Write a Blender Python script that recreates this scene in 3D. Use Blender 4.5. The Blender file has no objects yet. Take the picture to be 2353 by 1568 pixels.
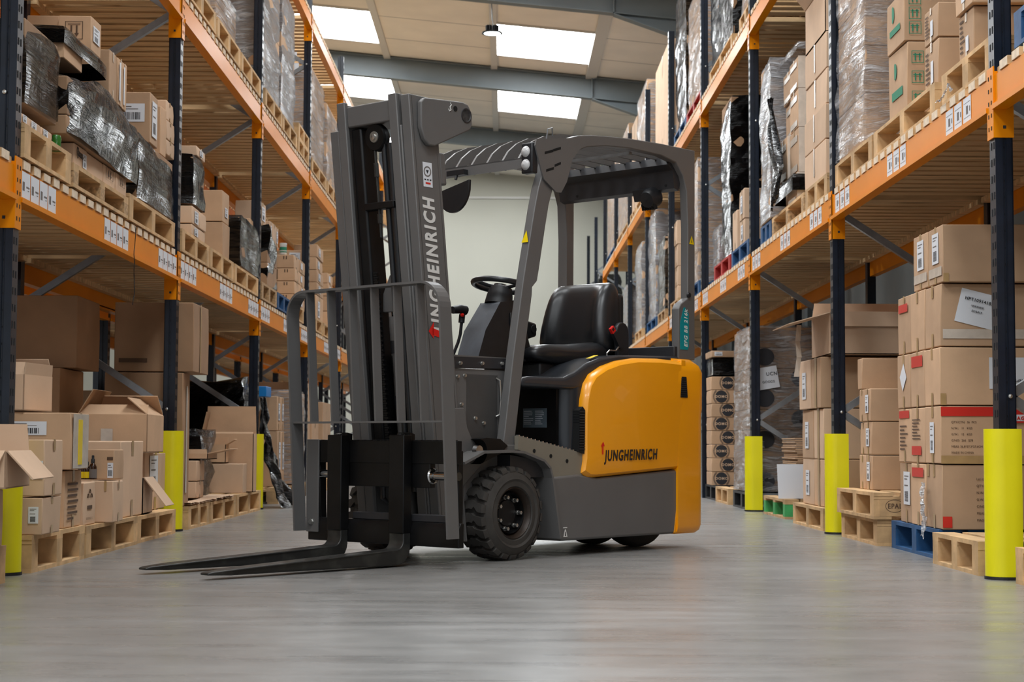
import bpy, bmesh, math, random
from mathutils import Vector, Matrix, noise
S = bpy.context.scene
COL = S.collection
PI = math.pi
R = math.radians

# ------------------------------------------------------------------ camera
W, H, F, CH = 2353., 1568., 3850., .51
cd = bpy.data.cameras.new('camera'); cam = bpy.data.objects.new('camera', cd); COL.objects.link(cam)
cd.sensor_width = 36; cd.lens = 36 * F / W; cd.clip_end = 200; cd.clip_start = .05
_p = math.atan(236 / F); _y = math.atan(16.5 / F * math.cos(_p)); _r = .0045
fw = Vector((math.sin(_y) * math.cos(_p), math.cos(_y) * math.cos(_p), math.sin(_p)))
rt = Vector((math.cos(_y), -math.sin(_y), 0)); up = rt.cross(fw)
r2 = rt * math.cos(_r) + up * math.sin(_r); u2 = up * math.cos(_r) - rt * math.sin(_r)
M = Matrix((r2, u2, -fw)).transposed().to_4x4(); M.translation = (0, 0, CH)
cam.matrix_world = M
cd.dof.use_dof = True; cd.dof.focus_distance = 7.6; cd.dof.aperture_fstop = 7.1
S.camera = cam

# ------------------------------------------------------------------ light and exposure
S.view_settings.view_transform = 'Standard'; S.view_settings.look = 'None'
S.view_settings.gamma = 1; S.view_settings.use_curve_mapping = False
S.view_settings.exposure = 0.35
wd = bpy.data.worlds.new('daylight'); S.world = wd; wd.use_nodes = True
wd.node_tree.nodes['Background'].inputs[0].default_value = (.90, .95, 1, 1)
wd.node_tree.nodes['Background'].inputs[1].default_value = 0.62
SKYLIGHT = 15.0
S.cycles.max_bounces = 6; S.cycles.diffuse_bounces = 4; S.cycles.transparent_max_bounces = 12
S.cycles.caustics_reflective = False; S.cycles.caustics_refractive = False
S.cycles.sample_clamp_indirect = 4
S.cycles.use_denoising = True

def area(name, loc, size, power, rot=(0, 0, 0), col=(1, 1, 1)):
    l = bpy.data.lights.new(name, 'AREA'); l.shape = 'RECTANGLE'; l.size, l.size_y = size
    l.energy = power; l.color = col
    o = bpy.data.objects.new(name, l); COL.objects.link(o); o.location = loc; o.rotation_euler = rot
    return o

# a point on the plane x = X that stands at a given place of the photo: returns (y, z)
def P(px, py, X):
    d = fw + r2 * ((px - W / 2) / F) + u2 * ((H / 2 - py) / F)
    t = X / d.x
    return d.y * t, CH + d.z * t
def Q(px, py, Y):                       # the same on the plane y = Y: returns (x, z)
    d = fw + r2 * ((px - W / 2) / F) + u2 * ((H / 2 - py) / F)
    t = Y / d.y
    return d.x * t, CH + d.z * t

# ------------------------------------------------------------------ materials
MT = {}
def lin(c):
    return tuple(pow(v / 255., 2.2) for v in c) + (1,)
def mat(name, col, rough=.6, metal=0, bump=0, bscale=30, var=0, vscale=4, stretch=(1, 1, 1), emit=None, spec=.5, rnd=0, coat=0, coord='Object', bdist=.01, grain=0):
    m = bpy.data.materials.new(name); m.use_nodes = True; n = m.node_tree.nodes; l = m.node_tree.links
    b = n['Principled BSDF']; b.inputs['Roughness'].default_value = rough; b.inputs['Metallic'].default_value = metal
    b.inputs['Specular IOR Level'].default_value = spec
    b.inputs['Coat Weight'].default_value = coat
    b.inputs['Base Color'].default_value = tuple(col[:3]) + (1,)
    tc = n.new('ShaderNodeTexCoord'); mp = n.new('ShaderNodeMapping'); mp.inputs['Scale'].default_value = stretch
    l.new(tc.outputs[coord], mp.inputs[0])
    last = None
    if var:
        t = n.new('ShaderNodeTexNoise'); t.inputs['Scale'].default_value = vscale; t.inputs['Detail'].default_value = 6
        l.new(mp.outputs[0], t.inputs[0])
        r = n.new('ShaderNodeMapRange'); r.inputs[1].default_value = .3; r.inputs[2].default_value = .7
        r.inputs[3].default_value = 1 - var; r.inputs[4].default_value = 1 + var
        l.new(t.outputs[0], r.inputs[0]); last = r.outputs[0]
    if rnd:
        oi = n.new('ShaderNodeObjectInfo'); r = n.new('ShaderNodeMapRange')
        r.inputs[3].default_value = 1 - rnd; r.inputs[4].default_value = 1 + rnd; l.new(oi.outputs['Random'], r.inputs[0])
        if last:
            mm = n.new('ShaderNodeMath'); mm.operation = 'MULTIPLY'; l.new(last, mm.inputs[0]); l.new(r.outputs[0], mm.inputs[1]); last = mm.outputs[0]
        else: last = r.outputs[0]
    if last:
        mx = n.new('ShaderNodeVectorMath'); mx.operation = 'SCALE'; mx.inputs[0].default_value = col[:3]
        l.new(last, mx.inputs['Scale']); l.new(mx.outputs[0], b.inputs['Base Color'])
    if bump:
        t = n.new('ShaderNodeTexNoise'); t.inputs['Scale'].default_value = bscale; t.inputs['Detail'].default_value = 4
        l.new(mp.outputs[0], t.inputs[0]); bp = n.new('ShaderNodeBump'); bp.inputs['Strength'].default_value = bump
        bp.inputs['Distance'].default_value = bdist; l.new(t.outputs[0], bp.inputs['Height']); l.new(bp.outputs[0], b.inputs['Normal'])
    if emit:
        b.inputs['Emission Color'].default_value = tuple(emit[:3]) + (1,); b.inputs['Emission Strength'].default_value = emit[3]
    MT[name] = m
    return m

mat('cardboard', (.55, .355, .215), .85, var=.10, vscale=5, rnd=.16, bump=.15, bscale=60, bdist=.003)
mat('cardboard_light', (.64, .445, .30), .8, var=.08, vscale=4, rnd=.1, bump=.15, bscale=40, bdist=.003)
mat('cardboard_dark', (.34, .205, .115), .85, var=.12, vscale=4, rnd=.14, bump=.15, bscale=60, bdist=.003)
mat('cardboard_inside', (.36, .22, .12), .9, var=.1)
mat('tape', (.42, .27, .12), .3, var=.1, vscale=20)
mat('clear_tape', (.60, .52, .44), .25, var=.1, vscale=20)
mat('wood', (.60, .385, .19), .75, var=.25, vscale=9, stretch=(1.2, 1.2, 1.2), rnd=.16, bump=.3, bscale=50, bdist=.003)
mat('slat_wood', (.62, .42, .22), .75, var=.28, vscale=6, stretch=(.5, 7, 3), bump=.2, bscale=30, bdist=.003)
mat('chipboard', (.45, .29, .15), .9, var=.45, vscale=60)
mat('blue_wood', (.015, .085, .22), .55, var=.3, vscale=9, bump=.3, bscale=50, bdist=.003)
mat('red_wood', (.42, .025, .02), .55, var=.3, vscale=9)
mat('green_wood', (.05, .35, .10), .55, var=.3, vscale=9)
mat('black_plastic', (.012, .013, .016), .45, var=.2)
mat('orange', (.78, .25, .004), .32, var=.05, vscale=3, spec=.08)
mat('end_grain', (.80, .66, .50), .8, var=.15, vscale=40)
mat('post_blue', (.0055, .010, .020), .30, var=.3, vscale=12, spec=.4)
mat('slot', (.001, .001, .001), .9)
mat('galv', (.26, .28, .30), .38, metal=.6, var=.15, vscale=14)
mat('bolt', (.5, .5, .48), .3, metal=.9)
mat('guard_yellow', (.80, .73, .003), .42, var=.04, vscale=6)
mat('paper', (.74, .77, .82), .6)
mat('ink', (.02, .02, .025), .7)
mat('ink_faint', (.16, .14, .13), .8)
mat('red_tape', (.62, .03, .02), .35)
mat('green_ink', (.02, .22, .12), .7)
mat('print_ink', (.10, .055, .03), .8)
mat('truck_grey', (.125, .122, .12), .42, var=.04, vscale=6, bump=.06, bscale=400, bdist=.001)
mat('step_lit_grey', (.21, .19, .15), .45, var=.06, vscale=5)  # same metal as the truck grey, with the light on it put into the colour
mat('truck_dark', (.022, .022, .025), .5, var=.1)
mat('truck_yellow', (.93, .365, .002), .3, var=.02, vscale=3, coat=.25)
mat('black_paint', (.0045, .0045, .005), .42, spec=.3, var=.5, vscale=9, bump=.1, bscale=60, bdist=.002)
mat('fork_steel', (.035, .038, .038), .42, metal=.4, var=.7, vscale=7, stretch=(1, 4, 4), bump=.15, bscale=50, bdist=.002)
mat('vinyl', (.012, .013, .015), .33, var=.1, bump=.06, bscale=150, bdist=.001)
mat('hood', (.022, .025, .03), .28, var=.1, vscale=3)
mat('plastic', (.010, .011, .013), .5, var=.2, vscale=20)
mat('console_lit_grey', (.085, .095, .11), .5, var=.3, vscale=9)  # column front, smudged; the light falling on it is put into the grey
mat('rubber', (.042, .038, .034), .72, var=.25, vscale=12, bump=.2, bscale=60, bdist=.002)
mat('rim', (.035, .024, .018), .4, var=.4, vscale=9, metal=.2)
mat('chrome', (.55, .55, .55), .15, metal=1)
mat('white_ink', (.72, .72, .70), .5)
mat('logo_red', (.72, .012, .008), .4)
mat('logo_black', (.022, .014, .012), .5)
mat('teal', (.0, .26, .30), .4)
mat('warning', (.85, .62, .0), .4)
mat('plate', (.12, .16, .19), .4)
mat('glass_dark', (.006, .006, .007), .08)
mat('lens', (.55, .55, .55), .12)
mat('steel_beam', (.155, .185, .20), .5, var=.12, vscale=1.2)
mat('cream_wall', (.50, .49, .42), .75, var=.03, vscale=.6, coord='Object')
mat('block_wall', (.17, .18, .175), .8, var=.15, vscale=1.5)
mat('trim_white', (.62, .60, .56), .5)
mat('skylight', (.9, .95, 1), .5, emit=(.93, .97, 1, SKYLIGHT))
mat('lamp_glow', (1, 1, 1), .5, emit=(.80, .95, 1, 14))
mat('tub_white', (.8, .82, .8), .35)
mat('bottle_glass', (.03, .010, .004), .08)
mat('blue_plastic', (.01, .22, .62), .35)
mat('green_film', (.03, .16, .02), .3, bump=.6, bscale=30)

def fork_mat():
    m = mat('fork_steel', (.032, .033, .031), .40, metal=.35, bump=.15, bscale=50, bdist=.002); n = m.node_tree.nodes; l = m.node_tree.links; b = n['Principled BSDF']
    tc = n.new('ShaderNodeTexCoord'); t = n.new('ShaderNodeTexNoise'); t.inputs['Scale'].default_value = 11; t.inputs['Detail'].default_value = 5; l.new(tc.outputs['Object'], t.inputs[0])
    r = n.new('ShaderNodeValToRGB'); e = r.color_ramp.elements; e[0].position = .48; e[0].color = (.028, .028, .027, 1); e[1].position = .66; e[1].color = (.055, .055, .050, 1)
    k = e.new(.76); k.color = (.12, .14, .13, 1); k = e.new(.84); k.color = (.12, .085, .055, 1); l.new(t.outputs[0], r.inputs[0]); l.new(r.outputs[0], b.inputs['Base Color'])
fork_mat()

def floor_mat():
    m = bpy.data.materials.new('polished_concrete'); m.use_nodes = True; n = m.node_tree.nodes; l = m.node_tree.links
    b = n['Principled BSDF']; tc = n.new('ShaderNodeTexCoord')
    def nz(scale, det, st=(1, 1, 1)):
        mp = n.new('ShaderNodeMapping'); mp.inputs['Scale'].default_value = st; l.new(tc.outputs['Object'], mp.inputs[0])
        t = n.new('ShaderNodeTexNoise'); t.inputs['Scale'].default_value = scale; t.inputs['Detail'].default_value = det
        l.new(mp.outputs[0], t.inputs[0]); return t.outputs[0]
    a = nz(.8, 8); c = nz(7, 8); e = nz(3, 5, (.4, 3, 1)); sp = nz(60, 2)
    r = n.new('ShaderNodeValToRGB'); r.color_ramp.elements[0].position = .3; r.color_ramp.elements[0].color = (.190, .185, .178, 1)
    r.color_ramp.elements[1].position = .7; r.color_ramp.elements[1].color = (.258, .256, .250, 1); l.new(a, r.inputs[0])
    mx = n.new('ShaderNodeMix'); mx.data_type = 'RGBA'; mx.blend_type = 'OVERLAY'; mx.inputs[0].default_value = .4
    l.new(r.outputs[0], mx.inputs[6]); g = n.new('ShaderNodeMapRange'); g.inputs[1].default_value = .25; g.inputs[2].default_value = .75
    g.inputs[3].default_value = .35; g.inputs[4].default_value = .65
    l.new(c, g.inputs[0]); l.new(g.outputs[0], mx.inputs[7])
    g2 = n.new('ShaderNodeMapRange'); g2.inputs[1].default_value = .70; g2.inputs[2].default_value = .78; l.new(sp, g2.inputs[0])
    m2 = n.new('ShaderNodeMix'); m2.data_type = 'RGBA'; l.new(g2.outputs[0], m2.inputs[0]); l.new(mx.outputs[2], m2.inputs[6]); m2.inputs[7].default_value = (.33, .33, .33, 1)
    l.new(m2.outputs[2], b.inputs['Base Color'])
    g3 = n.new('ShaderNodeMapRange'); g3.inputs[1].default_value = .3; g3.inputs[2].default_value = .7; g3.inputs[3].default_value = .24; g3.inputs[4].default_value = .36
    l.new(e, g3.inputs[0]); l.new(g3.outputs[0], b.inputs['Roughness'])
    bp = n.new('ShaderNodeBump'); bp.inputs['Strength'].default_value = .08; bp.inputs['Distance'].default_value = .004; l.new(c, bp.inputs['Height']); l.new(bp.outputs[0], b.inputs['Normal'])
    b.inputs['Specular IOR Level'].default_value = .5
    MT['floor'] = m
floor_mat()

def roof_mat():
    m = mat('roof_liner', (.88, .82, .73), .7, var=.05, vscale=1.5)
    n = m.node_tree.nodes; l = m.node_tree.links; b = n['Principled BSDF']
    tc = n.new('ShaderNodeTexCoord'); sx = n.new('ShaderNodeSeparateXYZ'); l.new(tc.outputs['Object'], sx.inputs[0])
    def mth(op, a, v=None):
        q = n.new('ShaderNodeMath'); q.operation = op; l.new(a, q.inputs[0])
        if v is not None: q.inputs[1].default_value = v
        return q.outputs[0]
    fr = mth('FRACT', mth('MULTIPLY', sx.outputs[1], 1 / 1.53))
    seam = mth('LESS_THAN', fr, .02)
    s = n.new('ShaderNodeMath'); s.operation = 'MULTIPLY'; l.new(seam, s.inputs[0]); s.inputs[1].default_value = -.6
    s2 = mth('ADD', s.outputs[0], 1)
    old = b.inputs['Base Color'].links[0].from_socket
    v = n.new('ShaderNodeVectorMath'); v.operation = 'SCALE'; l.new(old, v.inputs[0]); l.new(s2, v.inputs['Scale']); l.new(v.outputs[0], b.inputs['Base Color'])
roof_mat()

def film(name, base, dens, rough=.12, tilt=.35, spec=.5, streak=26, strength=1.0):
    """stretch film: glossy, pulled into streaks; dens = share that is not see-through"""
    m = bpy.data.materials.new(name); m.use_nodes = True; n = m.node_tree.nodes; l = m.node_tree.links
    b = n['Principled BSDF']; b.inputs['Base Color'].default_value = base; b.inputs['Roughness'].default_value = rough
    b.inputs['Specular IOR Level'].default_value = spec
    tc = n.new('ShaderNodeTexCoord')
    w = n.new('ShaderNodeTexNoise'); w.inputs['Scale'].default_value = 2.4; w.inputs['Detail'].default_value = 2; l.new(tc.outputs['Object'], w.inputs[0])
    ad = n.new('ShaderNodeVectorMath'); ad.operation = 'MULTIPLY_ADD'; ad.inputs[1].default_value = (.12, .12, .12)
    l.new(w.outputs['Color'], ad.inputs[0]); l.new(tc.outputs['Object'], ad.inputs[2])
    def streaks(rot, sc, det):
        mp = n.new('ShaderNodeMapping'); mp.inputs['Rotation'].default_value = rot; mp.inputs['Scale'].default_value = sc
        l.new(ad.outputs[0], mp.inputs[0]); t = n.new('ShaderNodeTexNoise'); t.inputs['Scale'].default_value = 2.0; t.inputs['Detail'].default_value = det
        t.inputs['Roughness'].default_value = .6; l.new(mp.outputs[0], t.inputs[0]); return t.outputs[0]
    t1 = streaks((tilt, tilt * .6, 0), (2.5, 1.4, streak), 5); t2 = streaks((-tilt * 1.3, -tilt, .4), (3, 2, streak * .7), 4)
    cm = n.new('ShaderNodeMapping'); cm.inputs['Scale'].default_value = (1, .3, 1); l.new(ad.outputs[0], cm.inputs[0])
    cr = n.new('ShaderNodeTexNoise'); cr.inputs['Scale'].default_value = 14; cr.inputs['Detail'].default_value = 3; l.new(cm.outputs[0], cr.inputs[0])
    mx = n.new('ShaderNodeMix'); l.new(w.outputs[0], mx.inputs[0]); l.new(t1, mx.inputs[2]); l.new(t2, mx.inputs[3])
    a2 = n.new('ShaderNodeMath'); a2.operation = 'MULTIPLY_ADD'; l.new(cr.outputs[0], a2.inputs[0]); a2.inputs[1].default_value = .16; l.new(mx.outputs[0], a2.inputs[2])
    bp = n.new('ShaderNodeBump'); bp.inputs['Strength'].default_value = strength; bp.inputs['Distance'].default_value = .07
    # narrow creases between flat panels
    s1 = n.new('ShaderNodeMath'); s1.operation = 'SUBTRACT'; l.new(a2.outputs[0], s1.inputs[0]); s1.inputs[1].default_value = .58
    s2 = n.new('ShaderNodeMath'); s2.operation = 'ABSOLUTE'; l.new(s1.outputs[0], s2.inputs[0])
    s3 = n.new('ShaderNodeMath'); s3.operation = 'POWER'; l.new(s2.outputs[0], s3.inputs[0]); s3.inputs[1].default_value = .45
    l.new(s3.outputs[0], bp.inputs['Height']); l.new(bp.outputs[0], b.inputs['Normal'])
    if dens < 1:
        tr = n.new('ShaderNodeBsdfTransparent'); tr.inputs[0].default_value = (.95, .96, .97, 1)
        ms = n.new('ShaderNodeMixShader'); out = n['Material Output']
        g = n.new('ShaderNodeMapRange'); g.inputs[1].default_value = .38; g.inputs[2].default_value = .62
        g.inputs[3].default_value = max(dens - .28, .04); g.inputs[4].default_value = min(dens + .34, 1)
        l.new(mx.outputs[0], g.inputs[0]); l.new(g.outputs[0], ms.inputs[0]); l.new(tr.outputs[0], ms.inputs[1]); l.new(b.outputs[0], ms.inputs[2])
        l.new(ms.outputs[0], out.inputs['Surface'])
    MT[name] = m
film('black_film', (.002, .002, .0025, 1), 1, spec=.15, rough=.06, strength=1.0)
film('dark_film', (.003, .003, .003, 1), .85, spec=.15, rough=.06, strength=1.0)
film('clear_film', (.62, .63, .66, 1), .36, rough=.12, spec=1.0)
film('milky_film', (.60, .62, .66, 1), .66, rough=.14, spec=1.0)

# ------------------------------------------------------------------ mesh helpers
class MB:
    def __init__(s): s.v = []; s.f = []; s.m = []; s.mats = []; s.cur = 0
    def use(s, name):
        if name not in s.mats: s.mats.append(name)
        s.cur = s.mats.index(name); return s
    def add(s, vs, fs):
        o = len(s.v); s.v += [tuple(v) for v in vs]; s.f += [tuple(i + o for i in f) for f in fs]; s.m += [s.cur] * len(fs); return s
    def box(s, x0, x1, y0, y1, z0, z1, mtx=None):
        vs = [Vector(p) for p in ((x0, y0, z0), (x1, y0, z0), (x1, y1, z0), (x0, y1, z0), (x0, y0, z1), (x1, y0, z1), (x1, y1, z1), (x0, y1, z1))]
        if mtx: vs = [mtx @ v for v in vs]
        return s.add(vs, [(0, 3, 2, 1), (4, 5, 6, 7), (0, 1, 5, 4), (1, 2, 6, 5), (2, 3, 7, 6), (3, 0, 4, 7)])
    def quad(s, a, b, c, d): return s.add([a, b, c, d], [(0, 1, 2, 3)])
    def prism(s, pts, a0, a1, axis='y'):
        """outline pts in the plane across `axis`, swept from a0 to a1"""
        n = len(pts)
        def mk(p, a):
            return (p[0], a, p[1]) if axis == 'y' else (a, p[0], p[1]) if axis == 'x' else (p[0], p[1], a)
        vs = [mk(p, a0) for p in pts] + [mk(p, a1) for p in pts]
        fs = [tuple(range(n)), tuple(range(2 * n - 1, n - 1, -1))] + [(i, i + n, (i + 1) % n + n, (i + 1) % n) for i in range(n)]
        return s.add(vs, fs)
    def tube(s, path, r, seg=10, closed=False):
        path = [Vector(p) for p in path]; n = len(path); rings = []
        rr = r if isinstance(r, (list, tuple)) else [r] * n
        for i in range(n):
            if closed: d = path[(i + 1) % n] - path[i - 1]
            else: d = path[min(i + 1, n - 1)] - path[max(i - 1, 0)]
            d.normalize()
            ref = Vector((0, 0, 1)) if abs(d.z) < .9 else Vector((1, 0, 0))
            a = d.cross(ref).normalized(); b = d.cross(a).normalized()
            rings.append([path[i] + (a * math.cos(2 * PI * k / seg) + b * math.sin(2 * PI * k / seg)) * rr[i] for k in range(seg)])
        vs = [v for rg in rings for v in rg]; fs = []
        m = n if closed else n - 1
        for i in range(m):
            for k in range(seg):
                j = (i + 1) % n
                fs.append((i * seg + k, i * seg + (k + 1) % seg, j * seg + (k + 1) % seg, j * seg + k))
        if not closed: fs += [tuple(range(seg))[::-1], tuple((n - 1) * seg + k for k in range(seg))]
        return s.add(vs, fs)
    def lathe(s, prof, center, axis='y', seg=40, cap=False):
        vs = []; fs = []; c = Vector(center); n = len(prof)
        for k in range(seg):
            a = 2 * PI * k / seg
            for (r, h) in prof:
                u, w = r * math.cos(a), r * math.sin(a)
                vs.append(c + (Vector((u, h, w)) if axis == 'y' else Vector((h, u, w)) if axis == 'x' else Vector((u, w, h))))
        for k in range(seg):
            for i in range(n - 1):
                j = (k + 1) % seg
                fs.append((k * n + i, k * n + i + 1, j * n + i + 1, j * n + i))
        if cap: fs.append(tuple(k * n + n - 1 for k in range(seg))); fs.append(tuple(k * n for k in range(seg))[::-1])
        return s.add(vs, fs)
    def mesh(s, name):
        me = bpy.data.meshes.new(name); me.from_pydata(s.v, [], s.f)
        for m in s.mats: me.materials.append(MT[m])
        me.polygons.foreach_set('material_index', s.m)
        bm = bmesh.new(); bm.from_mesh(me); bmesh.ops.recalc_face_normals(bm, faces=bm.faces); bm.to_mesh(me); bm.free()
        me.update(); return me
    def build(s, name, parent=None, bevel=0, seg=2, smooth=False, angle=40, subsurf=0):
        me = s.mesh(name); o = bpy.data.objects.new(name, me); COL.objects.link(o)
        if parent: o.parent = parent
        if bevel:
            b = o.modifiers.new('bevel', 'BEVEL'); b.width = bevel; b.segments = seg; b.limit_method = 'ANGLE'; b.angle_limit = R(30)
            if seg > 1: smooth = True
        if subsurf:
            q = o.modifiers.new('sub', 'SUBSURF'); q.levels = subsurf; q.render_levels = subsurf; smooth = True
        if smooth:
            for p in me.polygons: p.use_smooth = True
            try: me.set_sharp_from_angle(angle=R(angle))
            except Exception: pass
        return o
def mb(m): return MB().use(m)

ALL = {}
def tag(o, label, cat, group=None, kind=None):
    o['label'] = label; o['category'] = cat
    if group: o['group'] = group
    if kind: o['kind'] = kind
    return o
def struct(o): o['kind'] = 'structure'; return o
def empty(name, loc=(0, 0, 0), rz=0):
    o = bpy.data.objects.new(name, None); COL.objects.link(o); o.location = loc; o.rotation_euler = (0, 0, rz); o.empty_display_size = .1
    return o
def copy(o, parent=None, **kw):
    c = o.copy(); COL.objects.link(c)
    if parent: c.parent = parent
    for ch in o.children: copy(ch, c)
    return c

TXT = {}
def text(name, s, size, mtx, m, parent, bold=0, shear=0, align='LEFT', depth=.0006, width=1.0):
    key = (s, size, bold, shear, align, m, width)
    if key not in TXT:
        cu = bpy.data.curves.new('lettering', 'FONT'); cu.body = s; cu.size = size; cu.offset = bold; cu.shear = shear; cu.extrude = depth
        cu.align_x = align; cu.space_character = 1.0 + bold * 14 / max(size, .01) * .5; cu.resolution_u = 3
        o = bpy.data.objects.new('tmp', cu); COL.objects.link(o)
        dg = bpy.context.evaluated_depsgraph_get(); me = bpy.data.meshes.new_from_object(o.evaluated_get(dg))
        bpy.data.objects.remove(o); me.materials.clear(); me.materials.append(MT[m])
        if width != 1: me.transform(Matrix.Diagonal((width, 1, 1, 1)))
        TXT[key] = me
    o = bpy.data.objects.new(name, TXT[key]); COL.objects.link(o); o.parent = parent; o.matrix_local = mtx
    return o
def frame(origin, xa, ya):
    xa = Vector(xa).normalized(); ya = Vector(ya).normalized(); za = xa.cross(ya)
    m = Matrix((xa, ya, za)).transposed().to_4x4(); m.translation = origin; return m

# ------------------------------------------------------------------ the building
roofz = lambda x: 7.42 - .0955 * x
ROOF_L, ROOF_R, Y0, Y1 = -14., 3.7, -6., 42.7
o = mb('floor').add([(-16, -8, 0), (5, -8, 0), (5, 44, 0), (-16, 44, 0)], [(0, 1, 2, 3)]).build('floor'); struct(o)
LIGHTS = [(-4.6, -2.19), (-.22, 1.5)]
ROWS = [(-4.5, -2), (1.5, 4), (7.6, 9.9), (13.8, 16.1), (20.0, 22.3), (27.2, 29.45), (32.25, 34.47), (38.6, 40.6)]  # the nearer rows are out of view, added to light the aisle
b = mb('roof_liner'); t = .06
xs = [ROOF_L, -4.6, -2.19, -.22, 1.5, ROOF_R]
for i in range(5):
    xa, xb = xs[i], xs[i + 1]
    if i in (1, 3):
        ye = [Y0] + [v for r_ in ROWS for v in r_] + [Y1]
        segs = [(ye[k], ye[k + 1]) for k in range(0, len(ye), 2)]
    else: segs = [(Y0, Y1)]
    for (ya, yb) in segs:
        b.add([(xa, ya, roofz(xa)), (xb, ya, roofz(xb)), (xb, yb, roofz(xb)), (xa, yb, roofz(xa))], [(0, 1, 2, 3)])
        b.add([(xa, ya, roofz(xa) + t), (xb, ya, roofz(xb) + t), (xb, yb, roofz(xb) + t), (xa, yb, roofz(xa) + t)], [(3, 2, 1, 0)])
struct(b.build('ceiling'))
k = 0
for (xa, xb) in LIGHTS:
    for (ya, yb) in ROWS:
        k += 1
        g = mb('skylight'); g.add([(xa, ya, roofz(xa) + .04), (xb, ya, roofz(xb) + .04), (xb, yb, roofz(xb) + .04), (xa, yb, roofz(xa) + .04)], [(0, 3, 2, 1)])
        w = struct(g.build('window_%d' % k))
        fr = mb('trim_white')
        for (yy) in (ya, yb): fr.add([(xa, yy - .03, roofz(xa) - .03), (xb, yy - .03, roofz(xb) - .03), (xb, yy + .03, roofz(xb) - .03), (xa, yy + .03, roofz(xa) - .03), (xa, yy - .03, roofz(xa) + .03), (xb, yy - .03, roofz(xb) + .03), (xb, yy + .03, roofz(xb) + .03), (xa, yy + .03, roofz(xa) + .03)], [(0, 1, 2, 3), (4, 5, 6, 7), (0, 1, 5, 4), (2, 3, 7, 6)])
        fr.build('window_frame', w)
for i, x in enumerate((-4.6, -2.19, -.22, 1.56)):
    z = roofz(x); wdt = .06 if i < 3 else .10
    struct(mb('trim_white').add([(x - wdt, Y0, z - .05), (x + wdt, Y0, z - .05), (x + wdt, Y1, z - .05), (x - wdt, Y1, z - .05), (x - wdt, Y0, z + .03), (x + wdt, Y0, z + .03), (x + wdt, Y1, z + .03), (x - wdt, Y1, z + .03)], [(0, 3, 2, 1), (0, 1, 5, 4), (1, 2, 6, 5), (3, 0, 4, 7)]).build('trim_%d' % (i + 1)))
# end wall, side walls
b = mb('cream_wall').box(-16, 5, 42.7, 42.9, 0, 9)
struct(b.build('wall_back'))
struct(mb('trim_white').box(-16, 5, 42.66, 42.7, 6.78, 6.84).build('trim_5'))
b = MB().use('block_wall').box(3.35, 3.55, -2, 42.7, 0, 7.0); struct(b.build('wall_right'))
b = MB().use('cream_wall').box(-15.2, -15, 2, 42.7, 0, 9); struct(b.build('wall_left'))
# portal frames
def rafter(y, n):
    b = mb('steel_beam')
    zb = lambda x: roofz(x) - .42
    def slab(xa, xb, y0, y1, f0, f1):
        b.add([(xa, y0, f0(xa)), (xb, y0, f0(xb)), (xb, y1, f0(xb)), (xa, y1, f0(xa)), (xa, y0, f1(xa)), (xb, y0, f1(xb)), (xb, y1, f1(xb)), (xa, y1, f1(xa))],
              [(0, 3, 2, 1), (4, 5, 6, 7), (0, 1, 5, 4), (1, 2, 6, 5), (2, 3, 7, 6), (3, 0, 4, 7)])
    slab(ROOF_L, 3.6, y - .006, y + .006, zb, lambda x: roofz(x) - .03)
    slab(ROOF_L, 3.6, y - .09, y + .09, zb, lambda x: zb(x) + .014)
    slab(ROOF_L, 3.6, y - .09, y + .09, lambda x: roofz(x) - .044, lambda x: roofz(x) - .03)
    hz = lambda x: zb(x) - max(0, x - 1.58) * .26
    slab(1.58, 3.6, y - .006, y + .006, hz, zb)
    slab(1.58, 3.6, y - .09, y + .09, lambda x: hz(x) - .014, hz)
    b.box(1.57, 1.59, y - .09, y + .09, zb(1.58), roofz(1.58) - .04)
    b.box(3.3, 3.6, y - .09, y + .09, 0, 6.3)
    o = b.build('roof_rafter')
    return struct(o)
for i, y in enumerate((0.0, 6.1, 12.2, 18.3, 24.4, 30.5, 36.6)):
    o = rafter(y, i); o.name = 'trim_%d' % (i + 6)

# hanging high-bay lamp
lx, lz = Q(1131, 76, 24.6)
lamp = empty('pendant_lamp', (lx, 24.6, lz)); tag(lamp, 'round black high-bay lamp hanging from the roof, switched on', 'lamp')
mb('plastic').lathe([(.02, .10), (.05, .09), (.06, .03), (.15, .01), (.155, -.01), (.13, -.012)], (0, 0, 0), 'z', 32).build('lamp_shade', lamp, smooth=True)
b = mb('black_plastic')
for k in range(16):
    a = 2 * PI * k / 16; b.box(.03, .10, -.004, .004, .03, .11, Matrix.Rotation(a, 4, 'Z'))
b.build('heat_sink', lamp)
mb('lamp_glow').lathe([(.0, -.008), (.12, -.008)], (0, 0, 0), 'z', 32).build('glowing_lens', lamp)
mb('galv').tube([(0, 0, .10), (.01, 0, .16), (0, 0, .2)], .006).tube([(0, 0, .18), (-.015, 0, .5), (0, 0, roofz(lx) - lz - .05)], .008, 8).build('hanging_cable', lamp)
pl = bpy.data.lights.new('lamp_light', 'SPOT'); pl.energy = 120; pl.color = (.85, .95, 1); pl.spot_size = R(150); pl.shadow_soft_size = .12
po = bpy.data.objects.new('lamp_light', pl); COL.objects.link(po); po.parent = lamp; po.location = (0, 0, -.03)

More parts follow.
